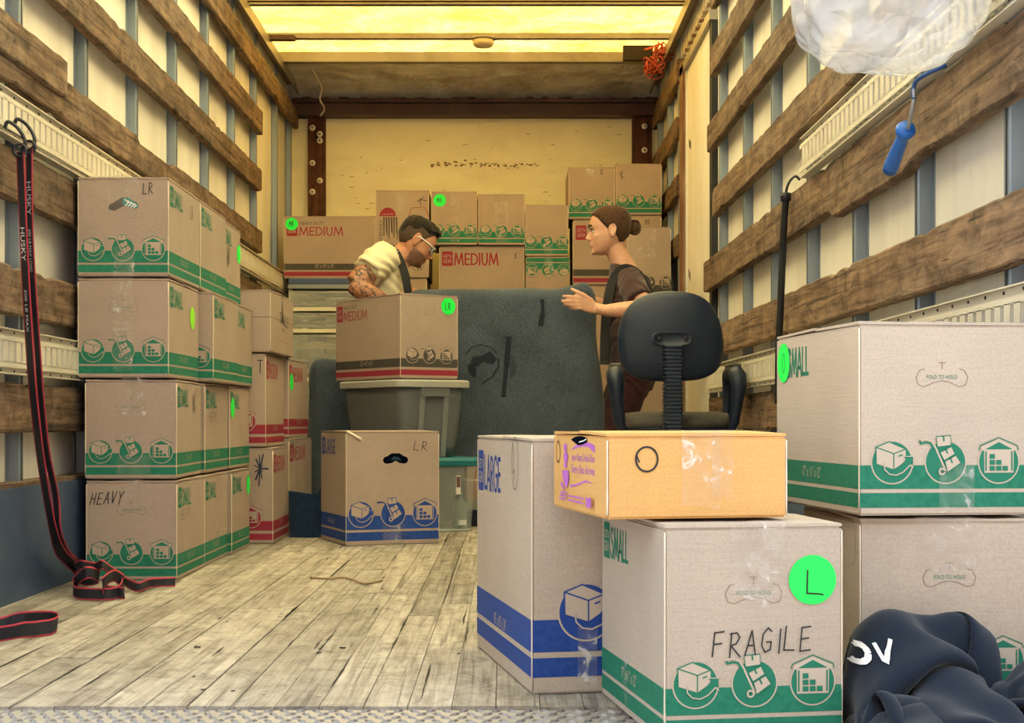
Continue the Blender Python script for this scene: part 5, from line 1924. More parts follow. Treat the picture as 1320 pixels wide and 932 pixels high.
def head_mesh(b, mtx):
    T = lambda p: mtx @ Vector(p)
    b.loft([[T(head_pt(z, 2 * math.pi * k / 28)) for k in range(28)] for z in [-.117 + .234 * i / 34 for i in range(35)]])
    # nose, brow, lips, chin
    nose_ = [(.088, .008, .006), (.097, -.008, .008), (.107, -.022, .010), (.115, -.033, .012), (.108, -.041, .014), (.088, -.046, .014)]
    b.loft([[T((x - .02 * (1 - math.cos(2 * math.pi * k / 10)) * .5 - .0, w * math.sin(2 * math.pi * k / 10), z)) for k in range(10)] for x, z, w in reversed(nose_)])
    for s in (-1, 1):
        b.ball(T((.088, s * .010, -.040)), .0075, 8, 6)
        b.tube([T((.088, s * .008, .016)), T((.086, s * .028, .020)), T((.074, s * .048, .016))], [.006, .007, .005], 8)
        b.tube([T((.066, s * .036, -.030)), T((.050, s * .050, -.027)), T((.028, s * .061, -.020))], [.014, .014, .010], 8)
        # ear
        ear = [(-.004, .030), (.002, .022), (.003, .006), (-.002, -.012), (-.006, -.026), (-.012, -.030), (-.016, -.018), (-.024, .0), (-.027, .018), (-.020, .031), (-.010, .034)]
        b.tube([T((x - .004, s * (.076 + (.010 if x < -.012 else .004)), z - .014)) for x, z in ear], .0048, 7, closed=True)
        b.ball(T((-.014, s * .076, -.010)), .016, 10, 8, 0, (1, .4, 1.3))
    b.tube([T((.080, -.020, -.064)), T((.0885, -.008, -.061)), T((.089, .008, -.061)), T((.080, .020, -.064))], [.003, .0055, .0055, .003], 8)
    b.tube([T((.079, -.018, -.069)), T((.0865, -.007, -.071)), T((.0865, .007, -.071)), T((.079, .018, -.069))], [.003, .006, .006, .003], 8)
    b.ball(T((.074, 0, -.100)), .016, 12, 8, 0, (1, 1.3, .9))


def melt(b, name, mats, parent, voxel=0.006, smooth=6, wrinkle=None):
    """union of closed shapes into one continuous skin"""
    me = b.mesh(name, mats)
    o = bpy.data.objects.new(name, me)
    r = o.modifiers.new('union', 'REMESH'); r.mode = 'VOXEL'; r.voxel_size = voxel; r.use_smooth_shade = True
    s = o.modifiers.new('soft', 'SMOOTH'); s.factor = 0.5; s.iterations = smooth
    shop = bpy.data.scenes.new('workshop')           # a scene of its own keeps the evaluation quick
    shop.collection.objects.link(o)
    shop.view_layers[0].update()
    dg = shop.view_layers[0].depsgraph
    m2 = bpy.data.meshes.new_from_object(o.evaluated_get(dg))
    shop.collection.objects.unlink(o)
    bpy.data.scenes.remove(shop)
    COL.objects.link(o)
    o.modifiers.clear()
    o.data = m2
    m2.name = name
    if len(m2.materials) == 0:
        for m in mats:
            m2.materials.append(m)
    if wrinkle:
        for v in m2.vertices:
            v.co = v.co + v.normal * wrinkle(v.co)
    o.parent = parent
    return o


def rings_body(b, rows, n=24, ex=2.4):
    """rows: centre, front/back vector, sideways vector"""
    rs = []
    for c, fx, sd in rows:
        c, fx, sd = Vector(c), Vector(fx), Vector(sd)
        r = []
        for k in range(n):
            a = 2 * math.pi * k / n
            co, si = math.cos(a), math.sin(a)
            r.append(c + fx * math.copysign(abs(co) ** (2 / ex), co) + sd * math.copysign(abs(si) ** (2 / ex), si))
        rs.append(r)
    b.loft(rs)


def hair_cap(mtx, hairline, thick, seed, strand=0.0):
    b = MB()
    na, nt_ = 56, 18
    outer, inner = [], []
    for j in range(nt_ + 1):
        t_ = j / nt_
        ro, ri = [], []
        for i in range(na):
            a = 2 * math.pi * i / na - math.pi
            zh = hairline(a)
            z = zh + (.1165 - zh) * (t_ ** .9)
            th_ = thick(a, t_)
            g = 1 + strand * math.sin(a * 23 + 3 * noise.noise(Vector((math.cos(a) * 2, math.sin(a) * 2, t_ * 3 + seed)))) * .5
            ro.append(mtx @ head_pt(z, a, .0012 + th_ * g))
            ri.append(mtx @ head_pt(z, a, -.006))
        outer.append(ro); inner.append(ri)
    rings = list(reversed(inner)) + outer
    b.loft(rings)
    return b


def lerp_table(tb, a):
    a = abs(a)
    for (x0, y0), (x1, y1) in zip(tb[:-1], tb[1:]):
        if x0 <= a <= x1:
            return y0 + (y1 - y0) * (a - x0) / (x1 - x0)
    return tb[-1][1]


def skin_mat(name, c1, c2):
    m, nt, b = new_mat(name)
    n = tex_noise(nt, coords(nt, rand_shift=False), 40, 4, 0.6)
    link(nt, ramp(nt, n, [(0.35, c1), (0.65, c2)]), b.inputs['Base Color'])
    b.inputs['Roughness'].default_value = 0.5
    b.inputs['Subsurface Weight'].default_value = 0.08
    b.inputs['Subsurface Radius'].default_value = (0.012, 0.005, 0.003)
    return m


skin1 = skin_mat('fair_skin', (0.52, 0.28, 0.19, 1), (0.58, 0.33, 0.23, 1))
skin2 = skin_mat('warm_skin', (0.46, 0.22, 0.13, 1), (0.52, 0.26, 0.16, 1))
stub = skin_mat('stubbled_skin', (0.14, 0.075, 0.055, 1), (0.24, 0.125, 0.085, 1))
tattoo, nt, b_ = new_mat('tattooed_skin')
n_ = tex_noise(nt, coords(nt, rand_shift=False), 34, 4, 0.7, 1.6)
link(nt, ramp(nt, n_, [(0.44, (0.075, 0.045, 0.035, 1)), (0.52, (0.40, 0.19, 0.11, 1))]), b_.inputs['Base Color'])
b_.inputs['Roughness'].default_value = 0.5
lipm = simple('lip_skin', (0.40, 0.16, 0.12, 1), 0.5)

# ---- the mover with the bun, facing left, one hand on the wrapped dresser
YP = 7.10
p1 = thing('person', (X(812, YP), YP, 0), 0, 'person with brown hair in a bun and plum T-shirt, hand on the wrapped furniture', 'person')
p1o = Vector((X(812, YP), YP, 0))
L_ = lambda px, py, Y=YP: P(px, py, Y) - p1o
hm = Matrix.Translation(L_(784, 297)) @ Matrix.Rotation(math.pi, 4, 'Z') @ Matrix.Rotation(math.radians(4), 4, 'Y')
b = MB()
head_mesh(b, hm)
b.tube([L_(789, 312), L_(795, 326), L_(803, 342), L_(807, 356)], [.050, .049, .054, .07], 18)
rows = [(L_(806, 346), (.055, 0, 0), (0, .09, 0)), (L_(811, 360), (.085, 0, 0), (0, .155, 0)), (L_(810, 385), (.098, 0, 0), (0, .165, 0)), (L_(810, 420), (.094, 0, 0), (0, .15, 0)), (L_(812, 455), (.096, 0, 0), (0, .148, 0)), (L_(815, 482), (.10, 0, 0), (0, .16, 0)), (L_(816, 500), (.08, 0, 0), (0, .13, 0))]
rings_body(b, rows)
# near arm: shoulder, elbow behind the chair, forearm to the hand
b.tube([L_(812, 358, 6.98), L_(822, 378, 6.90), L_(834, 396, 6.82), L_(836, 401, 6.80)], [.052, .050, .043, .040], 14)
b.tube([L_(838, 401, 6.80), L_(820, 399, 6.79), L_(798, 399.5, 6.79), L_(780, 400, 6.80), L_(770, 398, 6.81)], [.041, .043, .036, .0265, .026], 14)
# hand: palm and five fingers laid on the blanket
b.loft([[L_(cx, cy, Yh) + Vector((a * .012 * -.3, c * .013, a * hh)) for a, c in ((-1, -.6), (-.6, -1), (.6, -1), (1, -.6), (1, .6), (.6, 1), (-.6, 1), (-1, .6))] for cx, cy, Yh, hh in ((773, 398.5, 6.812, .022), (766, 396, 6.81, .031), (757, 392.5, 6.808, .038), (750, 390.5, 6.81, .036))])
for pts, r0 in (([(764, 388), (752, 380), (742, 375.5), (735.5, 372)], .0105), ([(752, 385), (741, 383), (732, 382.2), (724.5, 382)], .0092), ([(751, 389), (740, 388.4), (731, 388.2), (723.5, 388)], .0094), ([(751.5, 393), (741, 393), (733, 393), (726, 392.8)], .0088), ([(754, 397), (746, 397.6), (739, 397.8), (733.5, 397.5)], .0078)):
    b.tube([L_(x, y, 6.808 + .012 * (k == 3) - .006 * (k == 1)) for k, (x, y) in enumerate(pts)], [r0 * 1.05, r0, r0 * .92, r0 * .72], 10)
# far arm round the back of the dresser
b.tube([L_(812, 358, 7.24), L_(806, 384, 7.31), L_(800, 402, 7.33)], [.052, .046, .04], 12)
b.tube([L_(800, 402, 7.33), L_(785, 396, 7.31), L_(770, 390, 7.29), L_(756, 386, 7.28)], [.04, .034, .026, .03], 12)
for k in range(5):
    b.tube([L_(758, 382 + k * 3, 7.28), L_(746, 381 + k * 4, 7.27), L_(738, 381 + k * 4, 7.255)], [.0095, .009, .007], 8)
# legs, knees bent
for s in (-1, 1):
    y = .085 * s
    hip = Vector((.012, y, .70)); knee = Vector((-.10, y * 1.3, .40)); ank = Vector((.03, y * 1.35, .085))
    b.tube([hip, hip.lerp(knee, .5), knee], [.085, .075, .056], 14)
    b.tube([knee, knee.lerp(ank, .35) + Vector((.012, 0, 0)), ank], [.055, .053, .037], 14)
    b.tube([ank, ank + Vector((-.02, 0, -.035)), ank + Vector((-.13, 0, -.06))], [.036, .036, .024], 10)
body1 = melt(b, 'body', [skin1, lipm], p1, 0.0055, 3)
hair_m = fabric('brown_hair', (0.030, 0.016, 0.010, 1), (0.085, 0.045, 0.026, 1), 130, 0.1, 0.5, False)
hl = [(0, .074), (.5, .070), (.95, .055), (1.25, .025), (1.45, -.004), (1.62, .004), (1.8, -.028), (2.3, -.060), (3.2, -.072)]
hb = hair_cap(hm, lambda a: lerp_table(hl, a), lambda a, t_: .0095 * min(1, t_ * 5 + .15), 2, .18)
hb.build('hair', hair_m, p1)
b = MB()
T = lambda x, y, z: hm @ Vector((x, y, z))
b.ball(T(-.128, 0, .004), .028, 18, 12, 0, (1, 1, 1.15))
for k in range(9):
    a = k * .7
    b.tube([T(-.128 + .030 * math.cos(q + a) * .9, .022 * math.sin(a * 2) * math.cos(q), .004 + .033 * math.sin(q + a)) for q in (0, .6, 1.2, 1.8, 2.4, 3.0)], .0055, 6)
b.build('hair_bun', hair_m, p1)
MB().tube([T(-.104, .016 * math.cos(a), .006 + .016 * math.sin(a)) for a in [q * .5236 for q in range(12)]], .005, 6, closed=True).build('hair_tie', black_pl, p1)


def eyes(mtx, par, brow_m):
    for s in (-1, 1):
        MB().ball(mtx @ Vector((.070, s * .031, -.002)), .0125, 12, 8).build('eyeball', simple('eye_white', (.7, .66, .6, 1), .3), par)
        MB().ball(mtx @ Vector((.0795, s * .032, -.003)), .0048, 8, 6).build('iris', simple('dark_iris', (.02, .014, .01, 1), .2), par)
        b = MB(); b.tube([mtx @ Vector((.083, s * .018, .0035)), mtx @ Vector((.0815, s * .032, .006)), mtx @ Vector((.072, s * .045, .001))], [.003, .0035, .0025], 6)
        b.tube([mtx @ Vector((.0935, s * .012, .021)), mtx @ Vector((.0915, s * .030, .027)), mtx @ Vector((.079, s * .050, .022))], [.004, .005, .003], 6)
        b.build('brow_and_lash', brow_m, par)


eyes(hm, p1, hair_m)
plum = fabric('plum_cotton', (0.045, 0.026, 0.030, 1), (0.068, 0.040, 0.045, 1), 160, 0.2, 0.2)
b = MB()
grow = .014
rows_t = [(c, Vector(f_) * (1 + grow / Vector(f_).length), Vector(s_) * (1 + grow / Vector(s_).length)) for c, f_, s_ in rows[:6]]
rows_t[0] = (L_(804, 345), (.066, 0, -.02), (0, .088, 0))
rings_body(b, rows_t)
b.tube([L_(811, 358, 6.99), L_(817, 372, 6.92), L_(825, 388, 6.86)], [.062, .066, .066], 16)
b.tube([L_(811, 358, 7.23), L_(808, 374, 7.29), L_(804, 390, 7.32)], [.062, .064, .062], 16)
wr1 = lambda p: .004 * math.sin(p.z * 60 + 30 * noise.noise(p * 5)) * noise.noise(p * 4 + Vector((3, 1, 2))) * 2 + .003 * noise.noise(p * 14)
melt(b, 't_shirt', [plum], p1, 0.007, 3, wr1)
b = MB()
pants1 = fabric('maroon_trousers', (0.028, 0.011, 0.014, 1), (0.050, 0.020, 0.024, 1), 140, 0.1, 0.2)
rings_body(b, [(Vector((.012, 0, .775)), (.112, 0, 0), (0, .166, 0)), (Vector((.014, 0, .70)), (.118, 0, 0), (0, .175, 0)), (Vector((.014, 0, .62)), (.09, 0, 0), (0, .15, 0))])
for s in (-1, 1):
    y = .085 * s
    hip = Vector((.012, y, .70)); knee = Vector((-.10, y * 1.3, .40)); ank = Vector((.03, y * 1.35, .10))
    b.tube([hip, hip.lerp(knee, .5), knee, knee + Vector((.01, 0, -.03))], [.098, .09, .072, .07], 16)
    b.tube([knee, knee.lerp(ank, .4) + Vector((.012, 0, 0)), ank], [.071, .068, .058], 16)
melt(b, 'trousers', [pants1], p1, 0.009, 3, wr1)
for s in (-1, 1):
    y = .085 * s * 1.35
    sh = MB()
    sh.loft([[Vector((.03 - .0 + dx, y + w * math.sin(a), .0 + z + h * math.cos(a))) for a in [q * .5236 for q in range(12)]] for dx, w, z, h in ((.045, .02, .04, .03), (.03, .036, .045, .044), (-.03, .042, .043, .042), (-.10, .044, .032, .031), (-.15, .034, .024, .022), (-.168, .012, .018, .012))])
    sh.build('shoe', black_pl, p1)
# black lifting harness over the shoulder
harness = simple('black_harness_webbing', (0.010, 0.011, 0.014, 1), 0.8)


def band(pts, wid, width, par, name='lifting_harness'):
    b = ribbon(cr(pts, 5), wid, width, 0.006, 0.002)
    b.m = [0] * len(b.m)
    return b.build(name, harness, par)


ya = -.105


def side_band(pts, width, par):
    '''webbing lying flat on the side of the chest'''
    q = cr(pts, 5)
    wd = []
    for i in range(len(q)):
        d = (q[min(len(q) - 1, i + 1)] - q[max(0, i - 1)]).normalized()
        wd.append(d.cross(Vector((0, 1, 0))) + Vector((0, .0, 0)))
    b = ribbon(q, wd, width, 0.007, 0.002)
    b.m = [0] * len(b.m)
    return b.build('lifting_harness', harness, par)


side_band([L_(779, 470, 6.90), L_(780, 430, 6.915), L_(782, 400, 6.915), L_(786, 375, 6.93), L_(793, 356, 6.965), L_(804, 346.5, 6.985), L_(816, 349, 6.97), L_(827, 359, 6.94), L_(835, 376, 6.93), L_(838, 400, 6.93), L_(838, 430, 6.935)], .044, p1)
side_band([L_(779, 470, 7.27), L_(780, 430, 7.275), L_(782, 400, 7.28), L_(786, 375, 7.27), L_(793, 356, 7.235), L_(804, 346.5, 7.215), L_(816, 349, 7.23), L_(827, 359, 7.26), L_(835, 376, 7.27), L_(838, 400, 7.27)], .044, p1)

# ---- the mover in glasses, stooping to the right
YM = 7.40
p2o = Vector((X(495, YM), YM, 0))
p2 = thing('person', p2o, 0, 'person with short dark hair, white glasses, cream T-shirt and tattooed arm, stooping', 'person')
L_ = lambda px, py, Y=YM: P(px, py, Y) - p2o
hm = Matrix.Translation(L_(538, 311)) @ Matrix.Rotation(math.radians(14), 4, 'Z') @ Matrix.Rotation(math.radians(33), 4, 'Y')
b = MB()
head_mesh(b, hm)
b.tube([L_(537, 312), L_(527, 322), L_(514, 335), L_(505, 344)], [.056, .060, .064, .075], 18)
rows = [(L_(510, 324), (.05, 0, -.045), (0, .095, .0)), (L_(500, 333), (.088, 0, -.035), (0, .17, 0)), (L_(497, 356), (.108, 0, -.012), (0, .185, 0)), (L_(495, 390), (.108, 0, 0), (0, .17, 0)), (L_(490, 425), (.108, 0, 0), (0, .165, 0)), (L_(484, 460), (.112, 0, 0), (0, .17, 0)), (L_(482, 480), (.09, 0, 0), (0, .14, 0))]
rings_body(b, rows)
b.tube([L_(495, 332, 7.23), L_(480, 346, 7.17), L_(463, 361, 7.12), L_(457, 367, 7.11)], [.066, .062, .055, .050], 14)
b.tube([L_(456, 366, 7.11), L_(468, 375, 7.10), L_(485, 383, 7.12), L_(502, 391, 7.16)], [.050, .053, .044, .030], 14)
b.loft([[L_(cx, cy, Yh) + Vector((-.3 * a * .02, c * .014, a * hh)) for a, c in ((-1, -.6), (-.6, -1), (.6, -1), (1, -.6), (1, .6), (.6, 1), (-.6, 1), (-1, .6))] for cx, cy, Yh, hh in ((500, 390, 7.17, .024), (508, 393, 7.19, .034), (516, 395, 7.2, .04), (522, 396, 7.2, .036))])
for k in range(4):
    b.tube([L_(520, 388 + 4.6 * k, 7.2), L_(530, 389 + 4.6 * k, 7.205), L_(538, 391 + 4.6 * k, 7.21)], [.0105, .0098, .0075], 8)
b.tube([L_(508, 387, 7.19), L_(514, 380, 7.195), L_(521, 377, 7.20)], [.012, .011, .009], 8)
b.tube([L_(505, 335, 7.58), L_(512, 358, 7.62), L_(520, 378, 7.6)], [.066, .058, .048], 14)
b.tube([L_(520, 378, 7.6), L_(540, 385, 7.52), L_(556, 388, 7.42)], [.05, .042, .03], 14)
for k in range(5):
    b.tube([L_(554, 382 + 3.5 * k, 7.42), L_(564, 381 + 4 * k, 7.37), L_(571, 381 + 4 * k, 7.31)], [.0105, .01, .008], 8)
for s in (-1, 1):
    y = .095 * s
    hip = Vector((-.045, y, .78)); knee = Vector((.10, y * 1.2, .44)); ank = Vector((-.05, y * 1.25, .09))
    b.tube([hip, hip.lerp(knee, .5), knee], [.092, .082, .06], 14)
    b.tube([knee, knee.lerp(ank, .35) + Vector((-.015, 0, 0)), ank], [.058, .057, .04], 14)
    b.tube([ank, ank + Vector((.02, 0, -.035)), ank + Vector((.14, 0, -.062))], [.038, .038, .025], 10)
body2 = melt(b, 'body', [skin2, stub, tattoo], p2, 0.0058, 3)
inv = hm.inverted()
zs_ = L_(0, 335).z
for pol in body2.data.polygons:
    c = pol.center
    h = inv @ c
    if -.125 < h.z < -.048 and h.x > -.005 and abs(h.y) < .08 and not (h.x > .078 and -.078 < h.z < -.057 and abs(h.y) < .018) and h.z < -.048 - max(0, h.x - .062) * .55:
        pol.material_index = 1
    elif c.y < -.15 and c.z < zs_ and c.x < .11:
        pol.material_index = 2
hair2 = fabric('dark_hair', (0.010, 0.009, 0.009, 1), (0.034, 0.028, 0.025, 1), 150, 0.1, 0.6, False)
fade = fabric('clipped_hair', (0.050, 0.036, 0.028, 1), (0.10, 0.07, 0.05, 1), 300, 0.0, 0.2, False)
hl2 = [(0, .072), (.5, .070), (.95, .056), (1.25, .030), (1.42, -.012), (1.55, -.012), (1.62, .010), (1.85, -.02), (2.3, -.050), (3.2, -.056)]
hair_cap(hm, lambda a: lerp_table(hl2, a), lambda a, t_: .0030 * min(1, t_ * 4 + .1), 5).build('clipped_sides', fade, p2)
hl3 = [(0, .070), (.9, .060), (1.3, .050), (1.6, .044), (2.2, .022), (2.7, -.012), (3.2, -.024)]
hair_cap(hm, lambda a: lerp_table(hl3, a), lambda a, t_: (.007 + .013 * max(0, math.cos(a)) * (1 if t_ > .25 else t_ * 4)) * min(1, t_ * 4 + .2) + .003 * math.sin(a * 9 + t_ * 5), 9, .35).build('hair', hair2, p2)
eyes(hm, p2, hair2)
T = lambda x, y, z: hm @ Vector((x, y, z))
g = thing  # keep name short
wf = simple('white_glasses_frame', (0.72, 0.74, 0.76, 1), 0.35)
fr = MB()
for s in (-1, 1):
    fr.tube([T(.096, s * .012, -.012), T(.0985, s * .013, .006), T(.096, s * .030, .012), T(.086, s * .052, .010), T(.082, s * .056, -.004), T(.088, s * .046, -.020), T(.095, s * .026, -.023)], .0030, 7, closed=True)
    fr.tube([T(.084, s * .056, .006), T(.06, s * .071, .007), T(.02, s * .081, .008), T(-.012, s * .083, .010), T(-.026, s * .082, -.004)], [.004, .0042, .0034, .003, .0025], 7)
fr.tube([T(.0975, -.012, -.002), T(.101, 0, .001), T(.0975, .012, -.002)], .0028, 7)
go = fr.build('glasses_frame', wf, p2)
for s in (-1, 1):
    MB().add([T(.095, s * .013, -.012), T(.0975, s * .014, .005), T(.095, s * .030, .011), T(.086, s * .051, .009), T(.082, s * .055, -.004), T(.087, s * .046, -.019), T(.094, s * .026, -.022)], [tuple(range(7))]).build('lens', simple('dark_lens', (.01, .012, .015, 1), .08), p2)
cream_c = fabric('cream_cotton', (0.60, 0.56, 0.40, 1), (0.68, 0.64, 0.47, 1), 160, 0.2, 0.2, False)
b = MB()
rows_t = [(c, Vector(f_) * (1 + grow / Vector(f_).length), Vector(s_) * (1 + grow / Vector(s_).length)) for c, f_, s_ in rows[:6]]
rows_t[0] = (L_(509, 325), (.058, 0, -.058), (0, .092, 0))
rings_body(b, rows_t)
b.tube([L_(500, 330, 7.25), L_(487, 338, 7.19), L_(473, 351, 7.13)], [.080, .082, .078], 16)
b.tube([L_(505, 335, 7.56), L_(509, 350, 7.61), L_(512, 362, 7.62)], [.078, .077, .072], 16)
wr2 = lambda p: .005 * math.sin((p.z + p.x * .6) * 75 + 14 * noise.noise(p * 4)) * max(0, noise.noise(p * 3 + Vector((5, 2, 1))) + .35) + .003 * noise.noise(p * 12)
melt(b, 't_shirt', [cream_c], p2, 0.007, 3, wr2)
b = MB()
jeans = fabric('dark_work_trousers', (0.018, 0.020, 0.026, 1), (0.034, 0.037, 0.045, 1), 140, 0.1, 0.2)
rings_body(b, [(Vector((-.035, 0, .86)), (.125, 0, 0), (0, .18, 0)), (Vector((-.045, 0, .78)), (.13, 0, 0), (0, .188, 0)), (Vector((-.04, 0, .70)), (.1, 0, 0), (0, .16, 0))])
for s in (-1, 1):
    y = .095 * s
    hip = Vector((-.045, y, .78)); knee = Vector((.10, y * 1.2, .44)); ank = Vector((-.05, y * 1.25, .10))
    b.tube([hip, hip.lerp(knee, .5), knee, knee + Vector((-.01, 0, -.03))], [.105, .095, .076, .073], 16)
    b.tube([knee, knee.lerp(ank, .4) + Vector((-.015, 0, 0)), ank], [.074, .072, .06], 16)
melt(b, 'trousers', [jeans], p2, 0.009, 3, wr2)
for s in (-1, 1):
    y = .095 * s * 1.25
    sh = MB()
    sh.loft([[Vector((-.05 + dx, y + w * math.sin(a), z + h * math.cos(a))) for a in [q * .5236 for q in range(12)]] for dx, w, z, h in ((-.045, .02, .04, .03), (-.03, .037, .045, .044), (.03, .043, .043, .042), (.10, .046, .032, .031), (.155, .036, .024, .022), (.175, .012, .018, .012))])
    sh.build('shoe', black_pl, p2)
side_band([L_(529, 470, 7.22), L_(529, 430, 7.215), L_(528, 395, 7.21), L_(525, 370, 7.205), L_(521, 350, 7.21), L_(515, 334, 7.24), L_(507, 322, 7.275), L_(496, 318, 7.28), L_(484, 322, 7.26)], .040, p2)


# ------------------------------------------------------------------ navy hoodie dropped in a heap
def settle_cloth(nx, ny, start, rest, balls, floor_z, walls, steps, seed):
    """a small cloth solver: the sheet falls on hidden lumps, keeps its edge lengths and does not pass through itself"""
    from mathutils.kdtree import KDTree
    x = np.array([start(i / (nx - 1), j / (ny - 1)) for j in range(ny) for i in range(nx)], float)
    v = np.zeros_like(x)
    idx = np.arange(nx * ny).reshape(ny, nx)
    groups = []

    def pairs(a, b, L, k):
        a, b = a.ravel(), b.ravel()
        groups.append((a, b, L, k))
    dx, dy = rest[0] / (nx - 1), rest[1] / (ny - 1)
    for o in (0, 1):
        pairs(idx[:, o:-1:2], idx[:, o + 1::2][:, :idx[:, o:-1:2].shape[1]], dx, 1.0)
        pairs(idx[o:-1:2, :], idx[o + 1::2, :][:idx[o:-1:2, :].shape[0]], dy, 1.0)
    dg_ = math.hypot(dx, dy)
    for o in (0, 1):
        for e in (0, 1):
            a = idx[o:-1:2, e:-1:2]
            pairs(a, idx[o + 1::2, e + 1::2][:a.shape[0], :a.shape[1]], dg_, .45)
            pairs(idx[o + 1::2, e:-1:2][:a.shape[0], :a.shape[1]], idx[o:-1:2, e + 1::2][:a.shape[0], :a.shape[1]], dg_, .45)
    for st, k in ((2, .22), (4, .05)):
        for o in range(st * 2):
            a = idx[:, o::st * 2]; b2 = idx[:, o + st::st * 2]
            m = min(a.shape[1], b2.shape[1])
            if m:
                pairs(a[:, :m], b2[:, :m], dx * st, k)
            a = idx[o::st * 2, :]; b2 = idx[o + st::st * 2, :]
            m = min(a.shape[0], b2.shape[0])
            if m:
                pairs(a[:m], b2[:m], dy * st, k)
    near = min(dx, dy) * .95
    ii, jj = np.meshgrid(np.arange(nx), np.arange(ny))
    gi, gj = ii.ravel(), jj.ravel()
    dt = 1 / 60
    for step in range(steps):
        v[:, 2] -= 9.8 * dt
        v *= .96
        p = x + v * dt
        for it in range(7):
            for a, b2, L, k in groups:
                d = p[b2] - p[a]
                l = np.sqrt((d * d).sum(1)) + 1e-9
                c = d * ((l - L) / l * .5 * k)[:, None]
                p[a] += c; p[b2] -= c
            for c, r, sc in balls:
                q = (p - c) / sc
                l = np.sqrt((q * q).sum(1))
                h = l < r
                p[h] = c + q[h] / l[h][:, None] * r * sc
            for ax, val, sgn in walls:
                h = (p[:, ax] - val) * sgn < 0
                p[h, ax] = val
            p[:, 2] = np.maximum(p[:, 2], floor_z)
        if step % 2 == 1:
            kd = KDTree(len(p))
            for n_, q in enumerate(p):
                kd.insert(q, n_)
            kd.balance()
            A, B = [], []
            for n_, q in enumerate(p):
                for _, m, dist in kd.find_range(q, near):
                    if m > n_ and (abs(gi[m] - gi[n_]) > 2 or abs(gj[m] - gj[n_]) > 2):
                        A.append(n_); B.append(m)
            if A:
                A, B = np.array(A), np.array(B)
                d = p[B] - p[A]
                l = np.sqrt((d * d).sum(1)) + 1e-9
                c = d * ((l - near) / l * .4)[:, None]
                np.add.at(p, A, c); np.add.at(p, B, -c)
        v = (p - x) / dt
        low = p[:, 2] < floor_z + .004
        v[low, :2] *= .3
        sp = np.sqrt((v * v).sum(1))
        v *= np.minimum(1, 2.5 / (sp + 1e-9))[:, None]
        for c, r, sc in balls:
            q = (p - c) / sc
            v[(q * q).sum(1) < (r * 1.06) ** 2] *= .35
        x = p
    return x


def heap_start(u, v):
    n = noise.noise(Vector((u * 3, v * 3, 1))); n2 = noise.noise(Vector((u * 3, v * 3, 9))); n3 = noise.noise(Vector((u * 7, v * 7, 4)))
    return (.785 + (u - .5) * .52 + .06 * n2 + .03 * n3, 2.20 + (v - .5) * .36 + .05 * n + .03 * n3,
            .24 + .07 * math.sin(v * 27 + u * 4 + 4 * n) + .055 * math.sin(u * 23 + v * 5 + 5 * n2) + .04 * n3)


HX, HY = 88, 78
lumps = [(np.array(c), r, np.array(k)) for c, r, k in (
    ((.592, 2.27, .07), .070, (1.0, .9, 1.75)), ((.705, 2.325, .06), .046, (1.35, .9, 2.7)), ((.650, 2.29, .06), .050, (1.0, 1.0, 1.7)), ((.86, 2.27, .03), .075, (1.3, 1.1, 1.3)),
    ((.600, 2.12, .03), .036, (1.2, .8, 1.4)), ((.705, 2.13, .03), .042, (1.3, .8, 1.3)), ((.790, 2.19, .04), .045, (1.0, 1.0, 1.5)), ((.655, 2.19, .05), .045, (1.3, .7, 1.6)), ((.88, 2.12, .02), .05, (1.4, 1.0, 1.2)))]
hx_ = settle_cloth(HX, HY, heap_start, (1.62, 1.36), lumps, .006, [(1, 2.392, -1), (0, .520, 1), (1, 1.93, 1), (0, 1.12, -1)], 80, 1)
hd = thing('hoodie', (0, 0, 0), 0, 'crumpled navy blue hoodie heaped on the tread plate at the right front corner', 'hoodie')
navy_fleece = fabric('navy_fleece', (0.0060, 0.0105, 0.0195, 1), (0.0125, 0.0205, 0.035, 1), 420, 0.12, 0.25, False)
fl_ = MB().add([tuple(p) for p in hx_], [(j * HX + i, j * HX + i + 1, (j + 1) * HX + i + 1, (j + 1) * HX + i) for j in range(HY - 1) for i in range(HX - 1)], 0, True).build('fleece', navy_fleece, hd)
m_ = fl_.modifiers.new('relax', 'SMOOTH'); m_.iterations = 2; m_.factor = .5
m_ = fl_.modifiers.new('thickness', 'SOLIDIFY'); m_.thickness = 0.0045; m_.offset = 0
subsurf(fl_, 1)

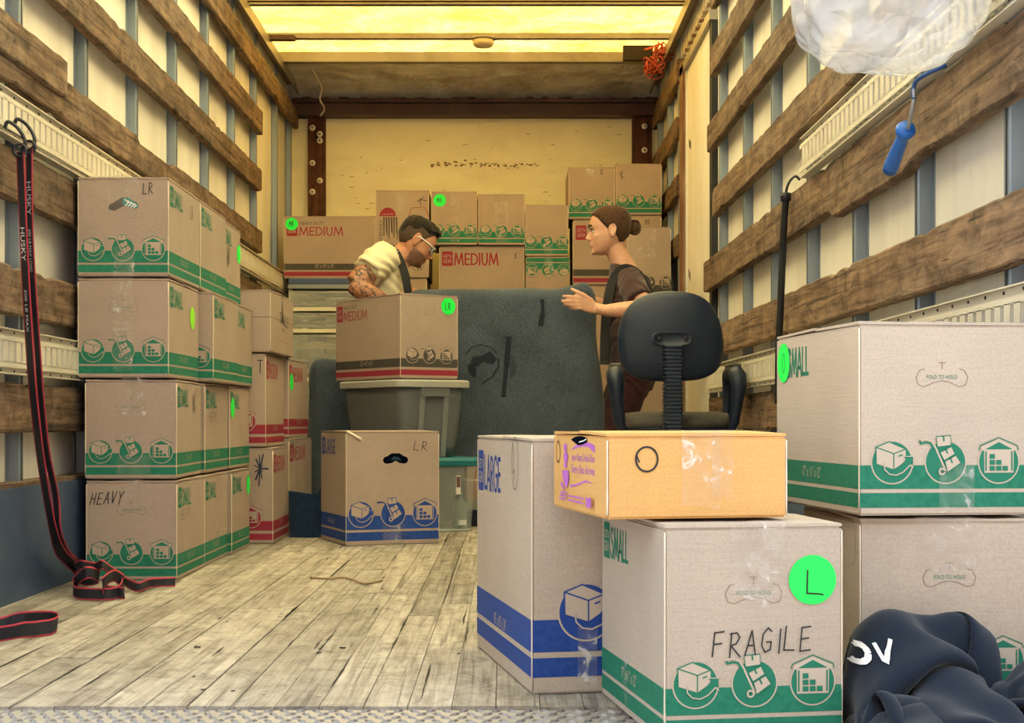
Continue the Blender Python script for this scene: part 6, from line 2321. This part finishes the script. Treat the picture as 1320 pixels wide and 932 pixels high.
from mathutils.bvhtree import BVHTree
bvh_ = BVHTree.FromPolygons([tuple(p) for p in hx_], [(j * HX + i, j * HX + i + 1, (j + 1) * HX + i + 1, (j + 1) * HX + i) for j in range(HY - 1) for i in range(HX - 1)])


def on_cloth(x, z, off):
    hit = bvh_.ray_cast(Vector((x, 1.6, z)), Vector((0, 1, 0)))
    if hit[0] is None:
        return None
    n = hit[1] if hit[1].y < 0 else -hit[1]
    return hit[0] + n * off


def cloth_patch(fn, nu, nv, off, name, mat):
    """a thin piece of print or knit following the cloth"""
    pts = {}
    for j in range(nv + 1):
        for i in range(nu + 1):
            x, z, o = fn(i / nu, j / nv)
            p = on_cloth(x, z, off + o)
            if p is not None:
                pts[(i, j)] = p
    ids = {k: n for n, k in enumerate(pts)}
    fs = []
    for j in range(nv):
        for i in range(nu):
            q = [(i, j), (i + 1, j), (i + 1, j + 1), (i, j + 1)]
            if all(k in ids for k in q) and max((pts[q[0]] - pts[k]).length for k in q) < .02:
                fs.append([ids[k] for k in q])
    if fs:
        MB().add(list(pts.values()), fs, 0, True).build(name, mat, hd)


def pen(path, w):
    pp = [Vector((p[0], p[1])) for p in path]
    L = [0]
    for a, c in zip(pp[:-1], pp[1:]):
        L.append(L[-1] + (c - a).length)

    def fn(u, v):
        t = u * L[-1]
        k = 0
        while k < len(L) - 2 and L[k + 1] < t:
            k += 1
        a, c = pp[k], pp[k + 1]
        s = (t - L[k]) / max(1e-9, L[k + 1] - L[k])
        d = (c - a).normalized()
        p = a.lerp(c, s) + Vector((-d.y, d.x)) * (v - .5) * w
        return p.x, p.y, 0
    return fn


white_knit = simple('white_printed_letters', (0.78, 0.78, 0.76, 1), 0.7)
ox_, oz_ = .538, .125
cloth_patch(pen([(ox_ + .012 * math.cos(a), oz_ + .013 * math.sin(a)) for a in [k * .6283 for k in range(11)]], .008), 30, 2, .0052, 'lettering', white_knit)
cloth_patch(pen([(ox_ + .020, oz_ + .016), (ox_ + .030, oz_ - .010), (ox_ + .042, oz_ + .022)], .0055), 20, 2, .0052, 'lettering', white_knit)
